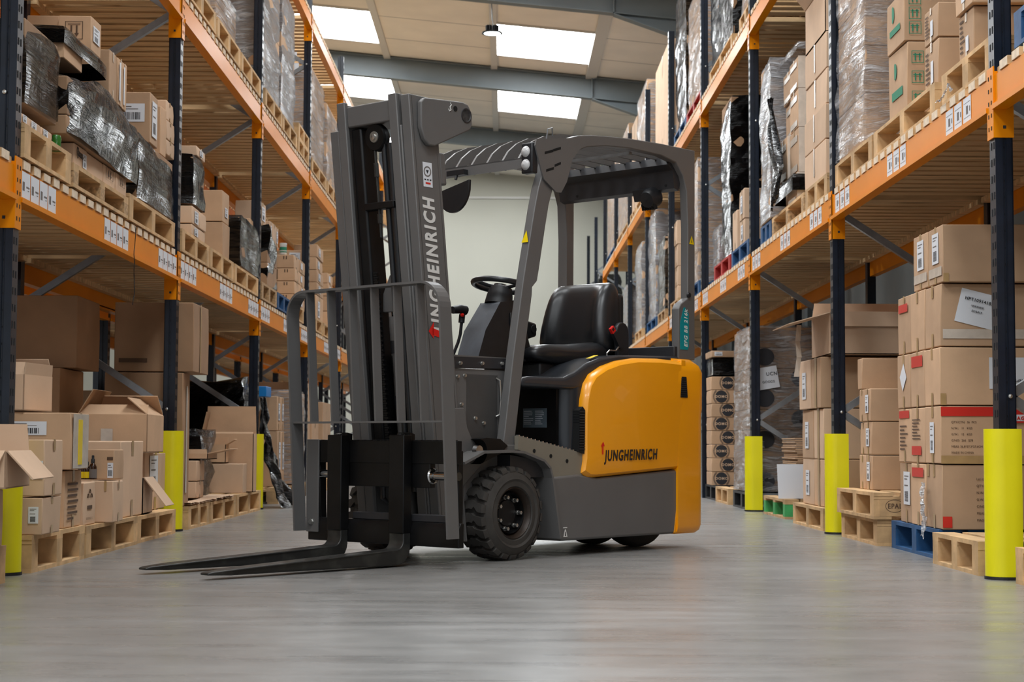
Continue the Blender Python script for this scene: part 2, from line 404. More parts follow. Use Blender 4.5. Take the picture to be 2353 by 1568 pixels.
# ------------------------------------------------------------------ pallet racks
BAY, YK = 3.22, 6.42
PX0, PX1 = 1.895, 1.96           # aisle face of a post, its inner side
BACK = 2.86
PW = .075
def rack(side, levels, kmin, kmax, top, top_far, label, skip=(), X0=PX0, X1=BACK, full=True, beamskip=None):
    root = empty('pallet_rack', (side * X0, YK + BAY * kmin, 0)); tag(root, label, 'rack')
    ox, oy = side * X0, YK + BAY * kmin
    sx = side
    D = X1 - X0
    # post (aisle side) template, origin at its base, runs into the rack towards +sx
    def post_mesh(hh, slots):
        b = mb('post_blue')
        # open C section: web faces the aisle
        w = PW; d = .068
        def bx(xa, xb, ya, yb): b.box(min(sx * xa, sx * xb), max(sx * xa, sx * xb), ya, yb, 0, hh)
        bx(0, .006, 0, w); bx(.006, d * .45, 0, .005); bx(d * .45, d * .6, .006, .011); bx(d * .6, d, 0, .005)
        bx(d * .42, d * .47, 0, .011); bx(d * .58, d * .63, 0, .011)
        bx(.006, d, w - .005, w); bx(d - .005, d, 0, .018); bx(d - .005, d, w - .018, w)
        b.use('slot')
        z = .62
        while slots and z < hh - .05:
            for yy in (.018, .05):
                xx = -.0012 * 1; b.box(min(sx * xx, 0), max(sx * xx, 0), yy - .005, yy + .005, z, z + .028)
            if z < 3.2 or True: b.box(min(sx * .030, sx * .036), max(sx * .030, sx * .036), .0045, .0062, z, z + .008)
            z += .065
        return b.mesh('upright_post')
    pm = post_mesh(top, True); pf = post_mesh(top_far, True)
    bk = mb('post_blue').box(min(0, -sx * .065), max(0, -sx * .065), 0, PW, 0, top).mesh('upright_post')
    bm_c = mb('orange')      # connector clamped on the post's aisle face
    bm_c.box(min(-sx * .006, sx * .072), max(-sx * .006, sx * .072), -.004, -.0005, -.11, .15)
    bm_c.box(min(-sx * .007, -sx * .001), max(-sx * .007, -sx * .001), -.004, PW + .004, -.11, .17)
    bm_c.use('slot')
    for zz in (-.07, -.02, .03, .08, .13):
        for yy in (.02, .055): bm_c.box(min(-sx * .008, -sx * .007), max(-sx * .008, -sx * .007), yy - .005, yy + .005, zz - .008, zz + .008)
    bm_c.use('ink').box(min(sx * .03, sx * .042), max(sx * .03, sx * .042), -.0052, -.004, -.075, -.063)
    cm = bm_c.mesh('beam_connector')
    L = BAY - PW
    bb = mb('orange')      # beam, step section
    bb.box(min(0, sx * .045), max(0, sx * .045), 0, L, .012, .134)
    bb.box(min(-sx * .012, sx * .045), max(-sx * .012, sx * .045), 0, L, 0, .02)
    beam_m = bb.mesh('beam')
    # slatted timber deck
    sl = mb('slat_wood'); y = .03
    rg = random.Random(3)
    while y < L - .1:
        w = .1 + rg.uniform(-.004, .004)
        sl.box(min(-sx * .004, sx * (D + .01)), max(-sx * .004, sx * (D + .01)), y, y + w, 0, .032 + rg.uniform(0, .008)); y += .1465
    nb_ = len(sl.v) // 8
    sl.use('end_grain')
    for i_ in range(nb_):
        q_ = sl.v[i_ * 8:i_ * 8 + 8]; ya_, yb_ = q_[0][1] + .004, q_[2][1] - .004; zb__ = q_[4][2] - .001
        sl.box(min(-sx * .0046, -sx * .0041), max(-sx * .0046, -sx * .0041), ya_, yb_, .001, zb__)
    sl.use('slat_wood')
    sl.box(min(sx * .012, sx * .04), max(sx * .012, sx * .04), 0, L, -.001, .03)
    sl.box(min(sx * (D - .10), sx * (D - .05)), max(sx * (D - .10), sx * (D - .05)), 0, L, -.03, .0)
    deck_m = sl.mesh('slatted_deck')
    def inst(name, me, loc, par=root, rz=0):
        o = bpy.data.objects.new(name, me); COL.objects.link(o); o.parent = par; o.location = loc; o.rotation_euler = (0, 0, rz); return o
    for k in range(kmin, kmax + 1):
        y = YK + BAY * k - oy
        tall = k < 9
        inst('upright_post', pm if tall else pf, (0, y, 0)); 
        bkp = inst('upright_post', bk, (sx * D, y, 0))
        # bracing zigzag
        b = mb('galv')
        za, zb_ = .70, 1.28
        def strut(x0, z0, x1, z1):
            v = Vector((x1 - x0, 0, z1 - z0)); n_ = Vector((-v.z, 0, v.x)).normalized() * .019
            p0, p1 = Vector((x0, y + .035, z0)), Vector((x1, y + .035, z1))
            dy = Vector((0, .018, 0)); b.add([p0 - n_ - dy, p1 - n_ - dy, p1 + n_ - dy, p0 + n_ - dy, p0 - n_ + dy, p1 - n_ + dy, p1 + n_ + dy, p0 + n_ + dy],
                                             [(0, 1, 2, 3), (0, 1, 5, 4), (2, 3, 7, 6)])
        if k >= 0 and full:
            xa, xb = sx * .045, sx * (D - .03)
            z = .12; up_ = False; pts = [(xb, .12)]
            zz = .70
            while zz < (top if tall else top_far) - .2:
                pts.append((xa, zz)) if len(pts) % 2 else pts.append((xb, zz))
                zz += .58
            for i in range(len(pts) - 1):
                b = mb('galv'); strut(pts[i][0], pts[i][1], pts[i + 1][0], pts[i + 1][1]); b.build('brace', root)
            b = mb('galv'); strut(xa, .12, xb, .12); b.build('brace', root)
            b = mb('bolt')
            for i, (px_, pz) in enumerate(pts):
                if i % 2: b.lathe([(0, -.008), (.008, -.006), (.009, 0)], (px_, y, pz), 'y', 10)
            b.build('brace_bolt', root)
    for k in range(kmin, kmax):
        y = YK + BAY * k + PW - oy
        for li, zl in enumerate(levels):
            if (k, li) in skip: continue
            bf = inst('beam', beam_m, (0, y, zl))
            o = inst('beam', beam_m, (sx * D, y + L, zl), rz=PI)
            inst('slatted_deck', deck_m, (0, y, zl + .136))
            if full:
                inst('beam_connector', cm, (0, y - PW, zl))
                if side > 0 or True:
                    o = inst('beam_connector', cm, (0, y + L, zl)) if k == kmax - 1 or (k + 1, li) in skip else None
    return root, ox, oy, L
LEV_L = (1.441, 2.972, 4.52); LEV_R = (1.812, 3.692)
DL = [z + .136 + .043 for z in LEV_L]; DR = [z + .136 + .043 for z in LEV_R]
rackL, lox, loy, BL = rack(-1, LEV_L, -1, 8, 5.01, 5.01, 'left run of orange and blue pallet racking along the aisle', skip=())
rackR, rox, roy, _ = rack(1, LEV_R, -1, 10, 5.33, 5.33, 'right run of orange and blue pallet racking before the block wall', skip={(8, 1), (9, 1)})
rackB, _, _, _ = rack(-1, (1.441, 2.972), 0, 8, 3.6, 3.6, 'further row of pallet racking standing behind the left-hand run', X0=3.05, X1=3.95, full=False)

# location labels on the first-level beams
def bin_labels(root, side, ox, oy, zl, bays, groups, per, w, gap, h):
    b = mb('paper'); x = side * -.0008
    x0 = -side * .0012
    q = lambda b_, ya, yb, za, zb, xx: b_.quad((xx, ya, za), (xx, yb, za), (xx, yb, zb), (xx, ya, zb))
    q(b, 0, w, 0, h, x0); b.use('ink_faint')
    x1 = -side * .0018
    if side < 0:
        q(b, w * .12, w * .35, h * .30, h * .62, x1); q(b, w * .55, w * .92, h * .44, h * .50, x1); q(b, w * .72, w * .88, h * .34, h * .37, x1)
    else:
        q(b, w * .38, w * .62, h * .34, h * .66, x1); q(b, w * .08, w * .92, h * .22, h * .235, x1); q(b, w * .08, w * .92, h * .78, h * .795, x1); q(b, w * .1, w * .2, h * .4, h * .6, x1)
    me = b.mesh('bin_label')
    n = 0
    for k in bays:
        for g in groups:
            for i in range(per):
                y = YK + BAY * k + PW + g + i * (w + gap) - oy
                o = bpy.data.objects.new('bin_label', me); COL.objects.link(o); o.parent = root; o.location = (0, y, zl + .022); n += 1
    return n
bin_labels(rackL, -1, lox, loy, LEV_L[0], (0, 1, 2, 3), (.02, 1.38, 2.62), 4, .118, .010, .107)
bin_labels(rackR, 1, rox, roy, LEV_R[0], (0, 1, 2, 3), (.25, 1.36, 2.66), 3, .115, .022, .107)

# yellow post guards
def guard(side, k, label):
    X = side * 1.912; y = YK + BAY * k + .0375
    b = mb('guard_yellow'); r = .064; t = .006; pts = []
    A_ = [R(90 + 180 * i / 14) for i in range(15)]
    pts = [(.062, r)] + [(r * math.cos(a), r * math.sin(a)) for a in A_] + [(.062, -r), (.062, -r + t)]
    pts += [((r - t) * math.cos(a), (r - t) * math.sin(a)) for a in reversed(A_)] + [(.062, r - t)]
    pts = [(side * p_[0], p_[1]) for p_ in pts]; n = len(pts); h0, h1 = .012, .575; m_ = n // 2
    vs = [(q[0], q[1], h0) for q in pts] + [(q[0], q[1], h1) for q in pts]
    fs = [(i, (i + 1) % n, (i + 1) % n + n, i + n) for i in range(n)]
    for i in range(m_ - 1):
        fs.append((i, i + 1, n - 2 - i, n - 1 - i)); fs.append((i + n, i + 1 + n, 2 * n - 2 - i, 2 * n - 1 - i))
    b.add(vs, fs)
    root = empty('post_guard', (X, y, 0)); tag(root, label, 'post guard')
    b.build('sleeve', root, smooth=True)
    c = mb('black_plastic'); rr = r + .004
    q = [(.06, rr)] + [(rr * math.cos(a), rr * math.sin(a)) for a in A_] + [(.06, -rr), (.06, -rr + .006)] + [((rr - .006) * math.cos(a), (rr - .006) * math.sin(a)) for a in reversed(A_)] + [(.06, rr - .006)]
    q = [(side * p_[0], p_[1]) for p_ in q]
    c.add([(v[0], v[1], 0) for v in q] + [(v[0], v[1], .011) for v in q], fs); c.build('base', root)
guard(1, 0, 'tall bright yellow guard on the nearest right-hand post, beside the pale pallet')
guard(1, 1, 'bright yellow guard between the wide-label cartons and the double pallets, right side')
guard(1, 2, 'bright yellow guard in front of the tall clear-wrapped load, right side')
guard(-1, 0, 'yellow guard at the left edge behind the big open carton')
guard(-1, 1, 'yellow guard on the left, partly covered by a hanging carton flap')
guard(-1, 2, 'yellow guard on the left beside the draped black film')
# ------------------------------------------------------------------ forklift (local x = forward, y = its near side, z = up)
FK = empty('forklift', (.046, 7.359, 0), R(228.3))
tag(FK, 'grey and yellow three-wheel electric forklift truck parked across the aisle', 'forklift')
NI = Matrix.Translation((0, 0, 0))
def rbox(m, x0, x1, y0, y1, z0, z1, name, bev=.006, par=FK, seg=2): return mb(m).box(x0, x1, y0, y1, z0, z1).build(name, par, bevel=bev, seg=seg)
def bolt_at(b, p, axis='y', r=.011, h=.012, sgn=1):
    b.lathe([(r * 1.25, 0), (r * 1.25, h * .3 * sgn), (r, h * .3 * sgn), (r, h * sgn), (0, h * 1.05 * sgn)], p, axis, 6)

# wheels
WR = .206
def drive_wheel(y_out, sgn, name='wheel'):
    w = empty(name); w.parent = FK; w.location = (0, y_out, WR)
    Wd = .17
    b = mb('rubber'); s = -sgn
    prof = [(.112, .010 * s), (.118, -.002 * s), (.140, .000 * s), (.150, -.006 * s), (.158, -.002 * s), (.172, .002 * s), (.186, .012 * s), (.190, .03 * s), (.190, (Wd - .03) * s), (.184, (Wd - .008) * s), (.16, Wd * s), (.11, (Wd - .01) * s)]
    b.lathe(prof, (0, 0, 0), 'y', 72)
    N = 22
    for k in range(N):
        a0 = 2 * PI * k / N; da = 2 * PI / N
        def pt(r, a, h): return Vector((r * math.cos(a), h * s, r * math.sin(a)))
        def lug(hs, a_in, r0=.186, r1=WR):
            # hs: list of (h, a0, a1)
            vs = []; n = len(hs)
            for (h, aa, ab, rr) in hs:
                vs += [pt(r0 - .004, aa, h), pt(rr, aa + .012, h), pt(rr, (aa + ab) / 2, h), pt(rr, ab - .012, h), pt(r0 - .004, ab, h)]
            fs = []
            for i in range(n - 1):
                for j in range(4): fs.append((i * 5 + j, i * 5 + j + 1, i * 5 + j + 6, i * 5 + j + 5))
            fs += [(0, 1, 2, 3, 4), tuple((n - 1) * 5 + j for j in range(5))]
            b.add(vs, fs)
        g = da * .13
        lug([(.006, a0 + g * .5, a0 + da - g * 1.8, .190), (.013, a0 + g * .5, a0 + da - g * 1.6, .203), (.035, a0 + g, a0 + da - g, WR), (.052, a0 + da * .30 + g, a0 + da * 1.05 - g, WR), (.060, a0 + da * .55, a0 + da * 1.0, WR)], 0)
        o_ = da * .5
        lug([(.058, a0 + o_ - g * 0, a0 + o_ + da * .45, WR), (.068, a0 + o_ - da * .18, a0 + o_ + da * .62, WR), (.085, a0 + o_ - da * .25 + g, a0 + o_ + da * .70 - g, WR), (.102, a0 + o_ - da * .18, a0 + o_ + da * .62, WR), (.112, a0 + o_, a0 + o_ + da * .45, WR)], 0)
        lug([(.110, a0 + da * .55, a0 + da * 1.0, WR), (.118, a0 + da * .30 + g, a0 + da * 1.05 - g, WR), (.135, a0 + g, a0 + da - g, WR), (.157, a0 + g * .5, a0 + da - g * 1.6, .203), (.164, a0 + g * .5, a0 + da - g * 1.8, .190)], 0)
    b.build('tyre', w, smooth=True, angle=35)
    b = mb('rim')
    b.lathe([(.114, .004 * s), (.110, .002 * s), (.106, .010 * s), (.100, .022 * s), (.096, .045 * s), (.088, .050 * s)], (0, 0, 0), 'y', 64)
    b.use('black_paint').lathe([(.092, .034 * s), (.089, .024 * s), (.086, .034 * s), (.084, .052 * s), (.060, .050 * s), (.056, .044 * s), (.0, .044 * s)], (0, 0, 0), 'y', 64)
    b.build('wheel_rim', w, smooth=True, angle=50)
    if sgn > 0:
        for i in range(7):
            a = 2 * PI * i / 7 + .45; bb = mb('bolt')
            p = (.070 * math.cos(a), .048 * s, .070 * math.sin(a))
            bolt_at(bb, p, 'y', .0085, .026, sgn); bb.build('wheel_nut', w)
drive_wheel(0, 1); drive_wheel(-.86, -1)
for (yy) in (-.20, -.47):
    w = empty('wheel'); w.parent = FK; w.location = (-1.19, yy, .17); w.rotation_euler = (0, 0, R(-14))
    mb('rubber').lathe([(.06, -.008), (.11, 0), (.15, 0), (.165, -.012), (.17, -.03), (.17, -.10), (.165, -.118), (.15, -.13), (.06, -.12)], (0, 0, 0), 'y', 48).build('tyre', w, smooth=True)

# mudguards
def mudguard(y0, y1):
    b = mb('truck_grey'); path = [(.325, .432), (.20, .478), (.02, .482), (-.06, .478), (-.20, .440), (-.245, .405), (-.262, .36), (-.318, .085)]
    n = len(path); t = .011; pts = list(path) + [(p[0] - (.0 if i < 5 else .014), p[1] - (t if i < 5 else 0)) for i, p in reversed(list(enumerate(path)))]
    for i in range(n - 1):
        a, c = path[i], path[i + 1]; d = Vector((c[0] - a[0], c[1] - a[1])).normalized(); nn = Vector((-d.y, d.x)) * -t
        q = [a, c, (c[0] - nn.x, c[1] - nn.y), (a[0] - nn.x, a[1] - nn.y)]
        b.prism(q, y0, y1)
    return b.build('mudguard', FK)
mudguard(-.25, .004); mudguard(-.86, -.62)

# chassis
rbox('truck_grey', -.02, .20, -.76, -.115, .14, .82, 'front_chassis', .008)
b = mb('truck_grey').prism([(.285, .50), (.285, .835), (-.06, .835), (-.06, .47), (.10, .455), (.22, .44)], -.13, -.115); b.build('side_plate', FK)
b = mb('truck_grey').prism([(.255, .30), (.30, .32), (.315, .66), (.22, .665), (.20, .58), (.15, .50), (.10, .42)], -.112, -.098); b.build('mast_bracket', FK, bevel=.004)
b = mb('truck_dark').prism([(.285, .835), (.285, .885), (-.10, .89), (-.10, .845)], -.14, -.108); b.build('dash_strip', FK)
b = mb('truck_grey').box(-.15, .285, -.76, -.11, .885, .893); b.build('dash_top', FK)
for i, (x, z) in enumerate([(.24, .858), (.10, .862), (-.03, .866), (.25, .80), (.205, .805), (.225, .68), (.135, .62), (.08, .60), (.13, .49), (.20, .50)]):
    bb = mb('bolt'); bolt_at(bb, (x, -.108 if z > .84 else -.115, z), 'y', .0075, .010, 1); bb.build('bolt', FK)
b = mb('bolt').tube([(.0, -.112, .80), (-.012, -.100, .79), (-.02, -.100, .70), (-.012, -.100, .64), (.0, -.112, .63)], .004, 8); b.build('grab_loop', FK)
# tilt pivot
b = mb('black_paint').prism([(.19 + .055 * math.cos(a), .475 + .055 * math.sin(a)) for a in [R(100 + 20 * i) for i in range(9)]] + [(.05, .465), (.0, .50), (.05, .53), (.14, .535)], -.10, -.04)
b.build('tilt_link', FK, bevel=.004)
mb('chrome').lathe([(0, .0), (.022, .0), (.026, -.02)], (.19, -.035, .48), 'y', 20).build('pivot_pin', FK, smooth=True)

# floor, step and lower skirt
b = mb('truck_grey').prism([(-.262, .36), (-.46, .372), (-.60, .352), (-1.245, .386), (-1.262, .33), (-1.212, .072), (-.345, .070), (-.318, .085)], -.20, -.015)
b.build('side_skirt', FK, bevel=.012, seg=3)
b = mb('truck_grey').prism([(-.262, .36), (-1.245, .386), (-1.212, .072), (-.318, .085)], -.85, -.66)
b.build('side_skirt', FK, bevel=.012, seg=3)
b = mb('truck_dark').box(-1.20, -.25, -.72, -.15, .11, .36); b.build('underbody', FK)
b = mb('step_lit_grey').prism([(-.048, .545), (-.50, .468), (-.50, .368), (-.262, .358), (-.245, .405), (-.20, .442), (-.048, .484)], -.045, -.022)
b.use('slot')
for x, z in ((-.155, .478), (-.27, .455), (-.385, .432)):
    b.lathe([(0, .002), (.009, .002), (.009, 0)], (x, -.022, z), 'y', 12)
b.build('step_plate', FK)
b = mb('bolt')
for i in range(16):
    x = -.06 - .027 * i; z = .545 - (.077 / .452) * (-.048 - x) * 1.0
    b.box(x - .004, x + .004, -.045, -.026, z - .003, z + .006)
b.build('step_teeth', FK)
b = mb('truck_dark').prism([(-.02, .46), (-.5, .40), (-.5, .36), (-.02, .36)], -.80, -.045); b.build('foot_plate', FK)

# battery box and black hood
b = mb('black_paint').box(-1.2, -.40, -.80, -.10, .30, .79); b.build('battery_box', FK)
b = mb('plate').box(-.395, -.396, -.34, -.16, .585, .70)
b.use('ink')
o = mb('plate').quad((-.398, -.36, .56), (-.398, -.205, .56), (-.398, -.205, .66), (-.398, -.36, .66)); 
b = mb('plate').box(-.3995, -.398, -.30, -.155, .585, .675).use('paper')
rg = random.Random(5)
for i in range(8):
    zz = .66 - i * .0085
    b.box(-.3978, -.3974, -.295, -.295 + rg.uniform(.03, .06), zz, zz + .003); b.box(-.3978, -.3974, -.225, -.225 + rg.uniform(.03, .055), zz, zz + .003)
b.build('data_plate', FK)
b = mb('hood'); pts = []
for i in range(9):
    a = R(-5 + 95 * i / 8); pts.append((-.50 + .085 * math.cos(a), -.125 + .08 * math.sin(a)))
pts += [(-.62, -.045), (-.62, -.30), (-.46, -.30)]
b.prism(pts, .46, .775, 'z'); b.build('corner_shell', FK, smooth=True)
b = mb('hood').prism([(-.10, .765), (-.09, .80), (-.15, .812), (-.40, .815), (-.47, .84), (-.56, .885), (-.66, .915), (-.80, .935), (-1.30, .950), (-1.30, .76), (-.60, .76)], -.83, -.045)
b.build('battery_hood', FK, bevel=.022, seg=4)
b = mb('warning').add([(-.615, -.07, .912), (-.675, -.07, .930), (-.675, -.10, .930), (-.615, -.10, .912)], [(0, 1, 2, 3)]); b.build('warning_sticker', FK)

# yellow side panel (near) and its twin, counterweight
def ypanel(y0, y1, near):
    out = [(-.492, .43), (-.478, .372), (-.520, .352), (-.56, .350), (-1.243, .388), (-1.252, .395), (-1.268, .52), (-1.29, .70), (-1.315, .735), (-1.305, .83), (-1.262, .84), (-1.272, .925),
           (-1.10, .930), (-.90, .924), (-.76, .905), (-.65, .875), (-.565, .835), (-.525, .79), (-.502, .72), (-.492, .64)]
    # bulging cover: rings shrink outward
    c = Vector((-.88, .62)); b = mb('truck_yellow')
    n = len(out); vs = []
    def ring(sc, y): return [((p[0] - c.x) * sc[0] + c.x, y, (p[1] - c.y) * sc[1] + c.y) for p in out]
    rings = [ring((1, 1), y0), ring((1, 1), y0 + (y1 - y0) * .45), ring((.985, .978), y0 + (y1 - y0) * .8), ring((.95, .93), y1), ring((.82, .80), y1 + (y1 - y0) * .06)]
    for rg_ in rings: vs += rg_
    fs = []
    for r_ in range(len(rings) - 1):
        for i in range(n): fs.append((r_ * n + i, r_ * n + (i + 1) % n, (r_ + 1) * n + (i + 1) % n, (r_ + 1) * n + i))
    fs.append(tuple((len(rings) - 1) * n + i for i in range(n))); fs.append(tuple(range(n)))
    b.add(vs, fs)
    return b.build('side_cover', FK, smooth=True, angle=32)
ypanel(-.075, -.004, True); ypanel(-.79, -.855, False)
# vents
b = mb('slot').prism([(-.455, .475), (-.500, .465), (-.505, .60), (-.505, .665), (-.488, .682), (-.462, .665), (-.462, .60)], -.05, -.012); 
b.use('hood')
for i in range(15):
    z = .485 + i * .0122; b.box(-.500, -.462, -.05, -.008, z, z + .004)
b.build('air_vent', FK)
b = mb('slot').prism([(-1.238, .742), (-1.298, .742), (-1.288, .845), (-1.252, .845)], -.05, .0015)
b.use('hood')
for i in range(9):
    z = .748 + i * .0105; b.box(-1.295 + i * .001, -1.24 - i * .001, -.05, .004, z, z + .004)
b.build('air_vent', FK)
# counterweight: body with rounded corners seen from above
b = mb('truck_yellow')
def cw(z, ins, xb):
    y0, y1 = -.86 + ins, -.002 - ins; r = .075; p = []
    p.append((-1.22, y1)); 
    for i in range(7): a = R(90 + 15 * i); p.append((xb + r + r * math.cos(a), y1 - r + r * math.sin(a)))
    for i in range(7): a = R(180 + 15 * i); p.append((xb + r + r * math.cos(a), y0 + r + r * math.sin(a)))
    p.append((-1.22, y0)); return [(q[0], q[1], z) for q in p]
secs = [cw(.070, .02, -1.44), cw(.085, .006, -1.458), cw(.11, .0, -1.465), cw(.66, .0, -1.468), cw(.685, .0, -1.476), cw(.87, .0, -1.478), cw(.905, .012, -1.466), cw(.936, .04, -1.43)]
n = len(secs[0]); vs = [v for s_ in secs for v in s_]; fs = []
for r_ in range(len(secs) - 1):
    for i in range(n): fs.append((r_ * n + i, r_ * n + (i + 1) % n, (r_ + 1) * n + (i + 1) % n, (r_ + 1) * n + i))
fs += [tuple(range(n)), tuple((len(secs) - 1) * n + i for i in range(n))]
b.add(vs, fs)
cwt = b.build('counterweight', FK, smooth=True, angle=40)
b = mb('truck_yellow').prism([(-1.20, .075), (-1.30, .075), (-1.30, .93), (-1.262, .93), (-1.262, .84), (-1.285, .74), (-1.255, .39)], -.10, -.012); b.build('counterweight_flange', FK, bevel=.004)
rbox('truck_dark', -1.34, -1.27, -.80, -.06, .93, 1.0, 'rear_board', .004)

# lettering on the cover
text('maker_lettering', 'JUNGHEINRICH', .070, frame((-.635, .0012, .432), (-1, 0, .036), (0, 0, 1)), 'logo_black', FK, bold=.0020, shear=.18, width=.70)
b = mb('logo_red').add([(-.612, .003, .462), (-.622, .003, .462), (-.622, .003, .502), (-.612, .003, .502)], [(0, 1, 2, 3)])
b.add([(-.602, .003, .498), (-.632, .003, .502), (-.620, .003, .522)], [(0, 1, 2)]); b.build('red_arrow', FK)
b = mb('white_ink')
b.box(-.378, -.350, -.015, -.0135, .128, .132)
for (a, c) in (((-.353, .090), (-.362, .124)), ((-.362, .124), (-.366, .124)), ((-.366, .124), (-.377, .090))): pass
b.add([(-.350, -.0135, .088), (-.380, -.0135, .088), (-.369, -.0135, .122), (-.361, -.0135, .122)], [(0, 1, 2, 3)])
b.use('ink').add([(-.361, -.013, .093), (-.369, -.013, .093), (-.367, -.013, .112), (-.363, -.013, .112)], [(0, 1, 2, 3)])
b.build('jack_point_mark', FK)

# seat
def cushion(name, prof, y0, y1, m='vinyl', bol=.03, taper=0):
    """side profile swept across the seat with raised bolsters"""
    b = mb(m); ny = 14; n = len(prof); vs = []; ym = (y0 + y1) / 2
    cx = sum(p[0] for p in prof) / n; cz = sum(p[1] for p in prof) / n
    for j in range(ny + 1):
        t = j / ny; y = y0 + (y1 - y0) * t; e = abs(2 * t - 1)
        sc = 1 if e < .86 else 1 - (e - .86) ** 1.2 * 1.6
        for i, p in enumerate(prof):
            k = p[2] if len(p) > 2 else 0
            bump_ = math.exp(-((e - .74) / .17) ** 2) * bol * k
            nx, nz = (p[0] - cx), (p[1] - cz); L_ = math.hypot(nx, nz)
            dx, dz = (p[3] if len(p) > 3 else nx / L_), (p[4] if len(p) > 4 else nz / L_)
            yy = ym + (y - ym) * (1 - taper * max(0, (p[1] - 1.0) / .32))
            vs.append((cx + nx * sc + dx * bump_, yy, cz + nz * sc + dz * bump_))
    fs = []
    for j in range(ny):
        for i in range(n): fs.append((j * n + i, j * n + (i + 1) % n, (j + 1) * n + (i + 1) % n, (j + 1) * n + i))
    fs += [tuple(range(n)), tuple(ny * n + i for i in range(n))]
    b.add(vs, fs); return b.build(name, FK, smooth=True, angle=80, subsurf=1)
# seat cushion: front edge low and rounded, bolsters rising to the rear
cushion('seat_cushion', [(-.40, .895, 0), (-.385, .925, .3, .5, .5), (-.40, .955, .6, .1, 1), (-.50, .962, .9, 0, 1), (-.66, .952, 1.4, 0, 1), (-.82, .955, 2.2, 0, 1), (-.93, .975, 1.6, 0, 1), (-.97, .96, 0), (-.97, .89, 0), (-.70, .875, 0)], -.65, -.20, bol=.028)
cushion('seat_backrest', [(-.93, .96, .2, 1, 0), (-.915, 1.00, .8, 1, 0), (-.930, 1.10, 1, 1, 0), (-.955, 1.20, 1, 1, 0), (-.975, 1.27, .7, 1, 0), (-1.00, 1.312, 0), (-1.045, 1.318, 0), (-1.07, 1.28, 0), (-1.06, 1.10, 0), (-1.03, .98, 0), (-.98, .94, 0)], -.66, -.20, bol=.05, taper=.16)
rbox('vinyl', -1.10, -1.05, -.60, -.24, .95, 1.26, 'seat_shell', .02, seg=3)
b = mb('plastic').box(-.95, -.45, -.60, -.24, .82, .89); b.build('seat_base', FK, bevel=.01)
b = mb('black_plastic').prism([(-1.00 + .05 * math.cos(R(a)), 1.06 + .05 * math.sin(R(a))) for a in range(0, 181, 30)] + [(-1.05, .93), (-.97, .90)], -.20, -.175); b.build('recliner_cover', FK, bevel=.006)
b = mb('black_plastic').box(-.014, .014, -.010, .010, -.09, .0).use('logo_red').box(-.014, .014, -.007, .007, 0, .030)
b.use('slot').box(-.008, .008, -.0075, .0075, .010, .024)
o = b.build('seat_belt_buckle', FK); o.location = (-.925, -.175, 1.055); o.rotation_euler = (0, R(38), 0)
b = mb('bolt').tube([(-.96, -.17, .985), (-.93, -.165, .965), (-.88, -.165, .965), (-.86, -.165, .95), (-.86, -.165, .925)], .004, 8); b.build('seat_lever', FK)
# armrest at the far side with its control block
b = mb('plastic').prism([(-.93, 1.12), (-.93, 1.055), (-.80, 1.02), (-.62, 1.05), (-.60, 1.12), (-.70, 1.16)], -.74, -.67); b.build('armrest', FK, bevel=.012, seg=3)
b = mb('plastic').lathe([(0, 0), (.02, 0), (.024, -.02), (.024, -.04)], (-.90, -.665, 1.09), 'y', 20); b.build('armrest_pivot', FK, smooth=True)
b = mb('black_plastic').box(-.50, -.455, -.53, -.47, 1.05, 1.265)
b.use('plastic')
for i in range(14): b.box(-.508, -.50, -.53, -.47, 1.09 + i * .012, 1.096 + i * .012)
b.build('ribbed_display', FK)

# steering column
b = mb('console_lit_grey')
fA, fB = [(-.085, -.435, .90), (-.085, -.300, .90)], [(-.235, -.425, 1.165), (-.235, -.300, 1.165)]
rA, rB = [(-.48, -.435, .90), (-.48, -.300, .90)], [(-.375, -.425, 1.185), (-.375, -.300, 1.185)]
mA, mB = [(-.135, -.435, 1.03), (-.135, -.300, 1.03)], None
vs = [fA[0], fA[1], mA[0], mA[1], fB[0], fB[1], rA[0], rA[1], rB[0], rB[1]]
b.add(vs, [(0, 1, 3, 2), (2, 3, 5, 4), (4, 5, 9, 8)])
b.use('plastic').add(vs, [(1, 7, 9, 5, 3), (0, 2, 4, 8, 6), (6, 8, 9, 7)])  # column sides near black, their shade put into the colour
b.build('steering_console', FK, bevel=.012, seg=3)
mb('black_plastic').box(-.40, -.075, -.445, -.285, .893, .905).build('console_base', FK, bevel=.004)
mb('plastic').box(-.34, -.30, -.30, -.293, 1.06, 1.12).build('console_switch', FK, bevel=.004)
T = Matrix.Translation((-.300, -.365, 1.185)) @ Matrix.Rotation(R(-14), 4, 'Y')
o = mb('plastic').lathe([(.066, -.03), (.062, .01), (.060, .022), (.058, .030), (.052, .055), (.04, .06), (0, .062)], (0, 0, 0), 'z', 32).build('steering_boot', FK, smooth=True); o.matrix_local = T
T = Matrix.Translation((-.315, -.372, 1.252)) @ Matrix.Rotation(R(-10), 4, 'Y')
sw = mb('vinyl').tube([(.128 * math.cos(2 * PI * i / 40), .128 * math.sin(2 * PI * i / 40), 0) for i in range(40)], .0135, 12, closed=True)
for a in (R(90), R(210), R(330)):
    sw.tube([(0, 0, -.012), (.06 * math.cos(a), .06 * math.sin(a), -.010), (.125 * math.cos(a), .125 * math.sin(a), 0)], .009, 8)
sw.lathe([(0, .006), (.03, .004), (.034, -.02)], (0, 0, 0), 'z', 24)
o = sw.build('steering_wheel', FK, smooth=True, angle=60); o.matrix_local = T
o = mb('vinyl').lathe([(0, .04), (.018, .036), (.022, .02), (.016, .0)], (-.10, .04, 0), 'z', 16).build('steering_knob', FK, smooth=True); o.matrix_local = T
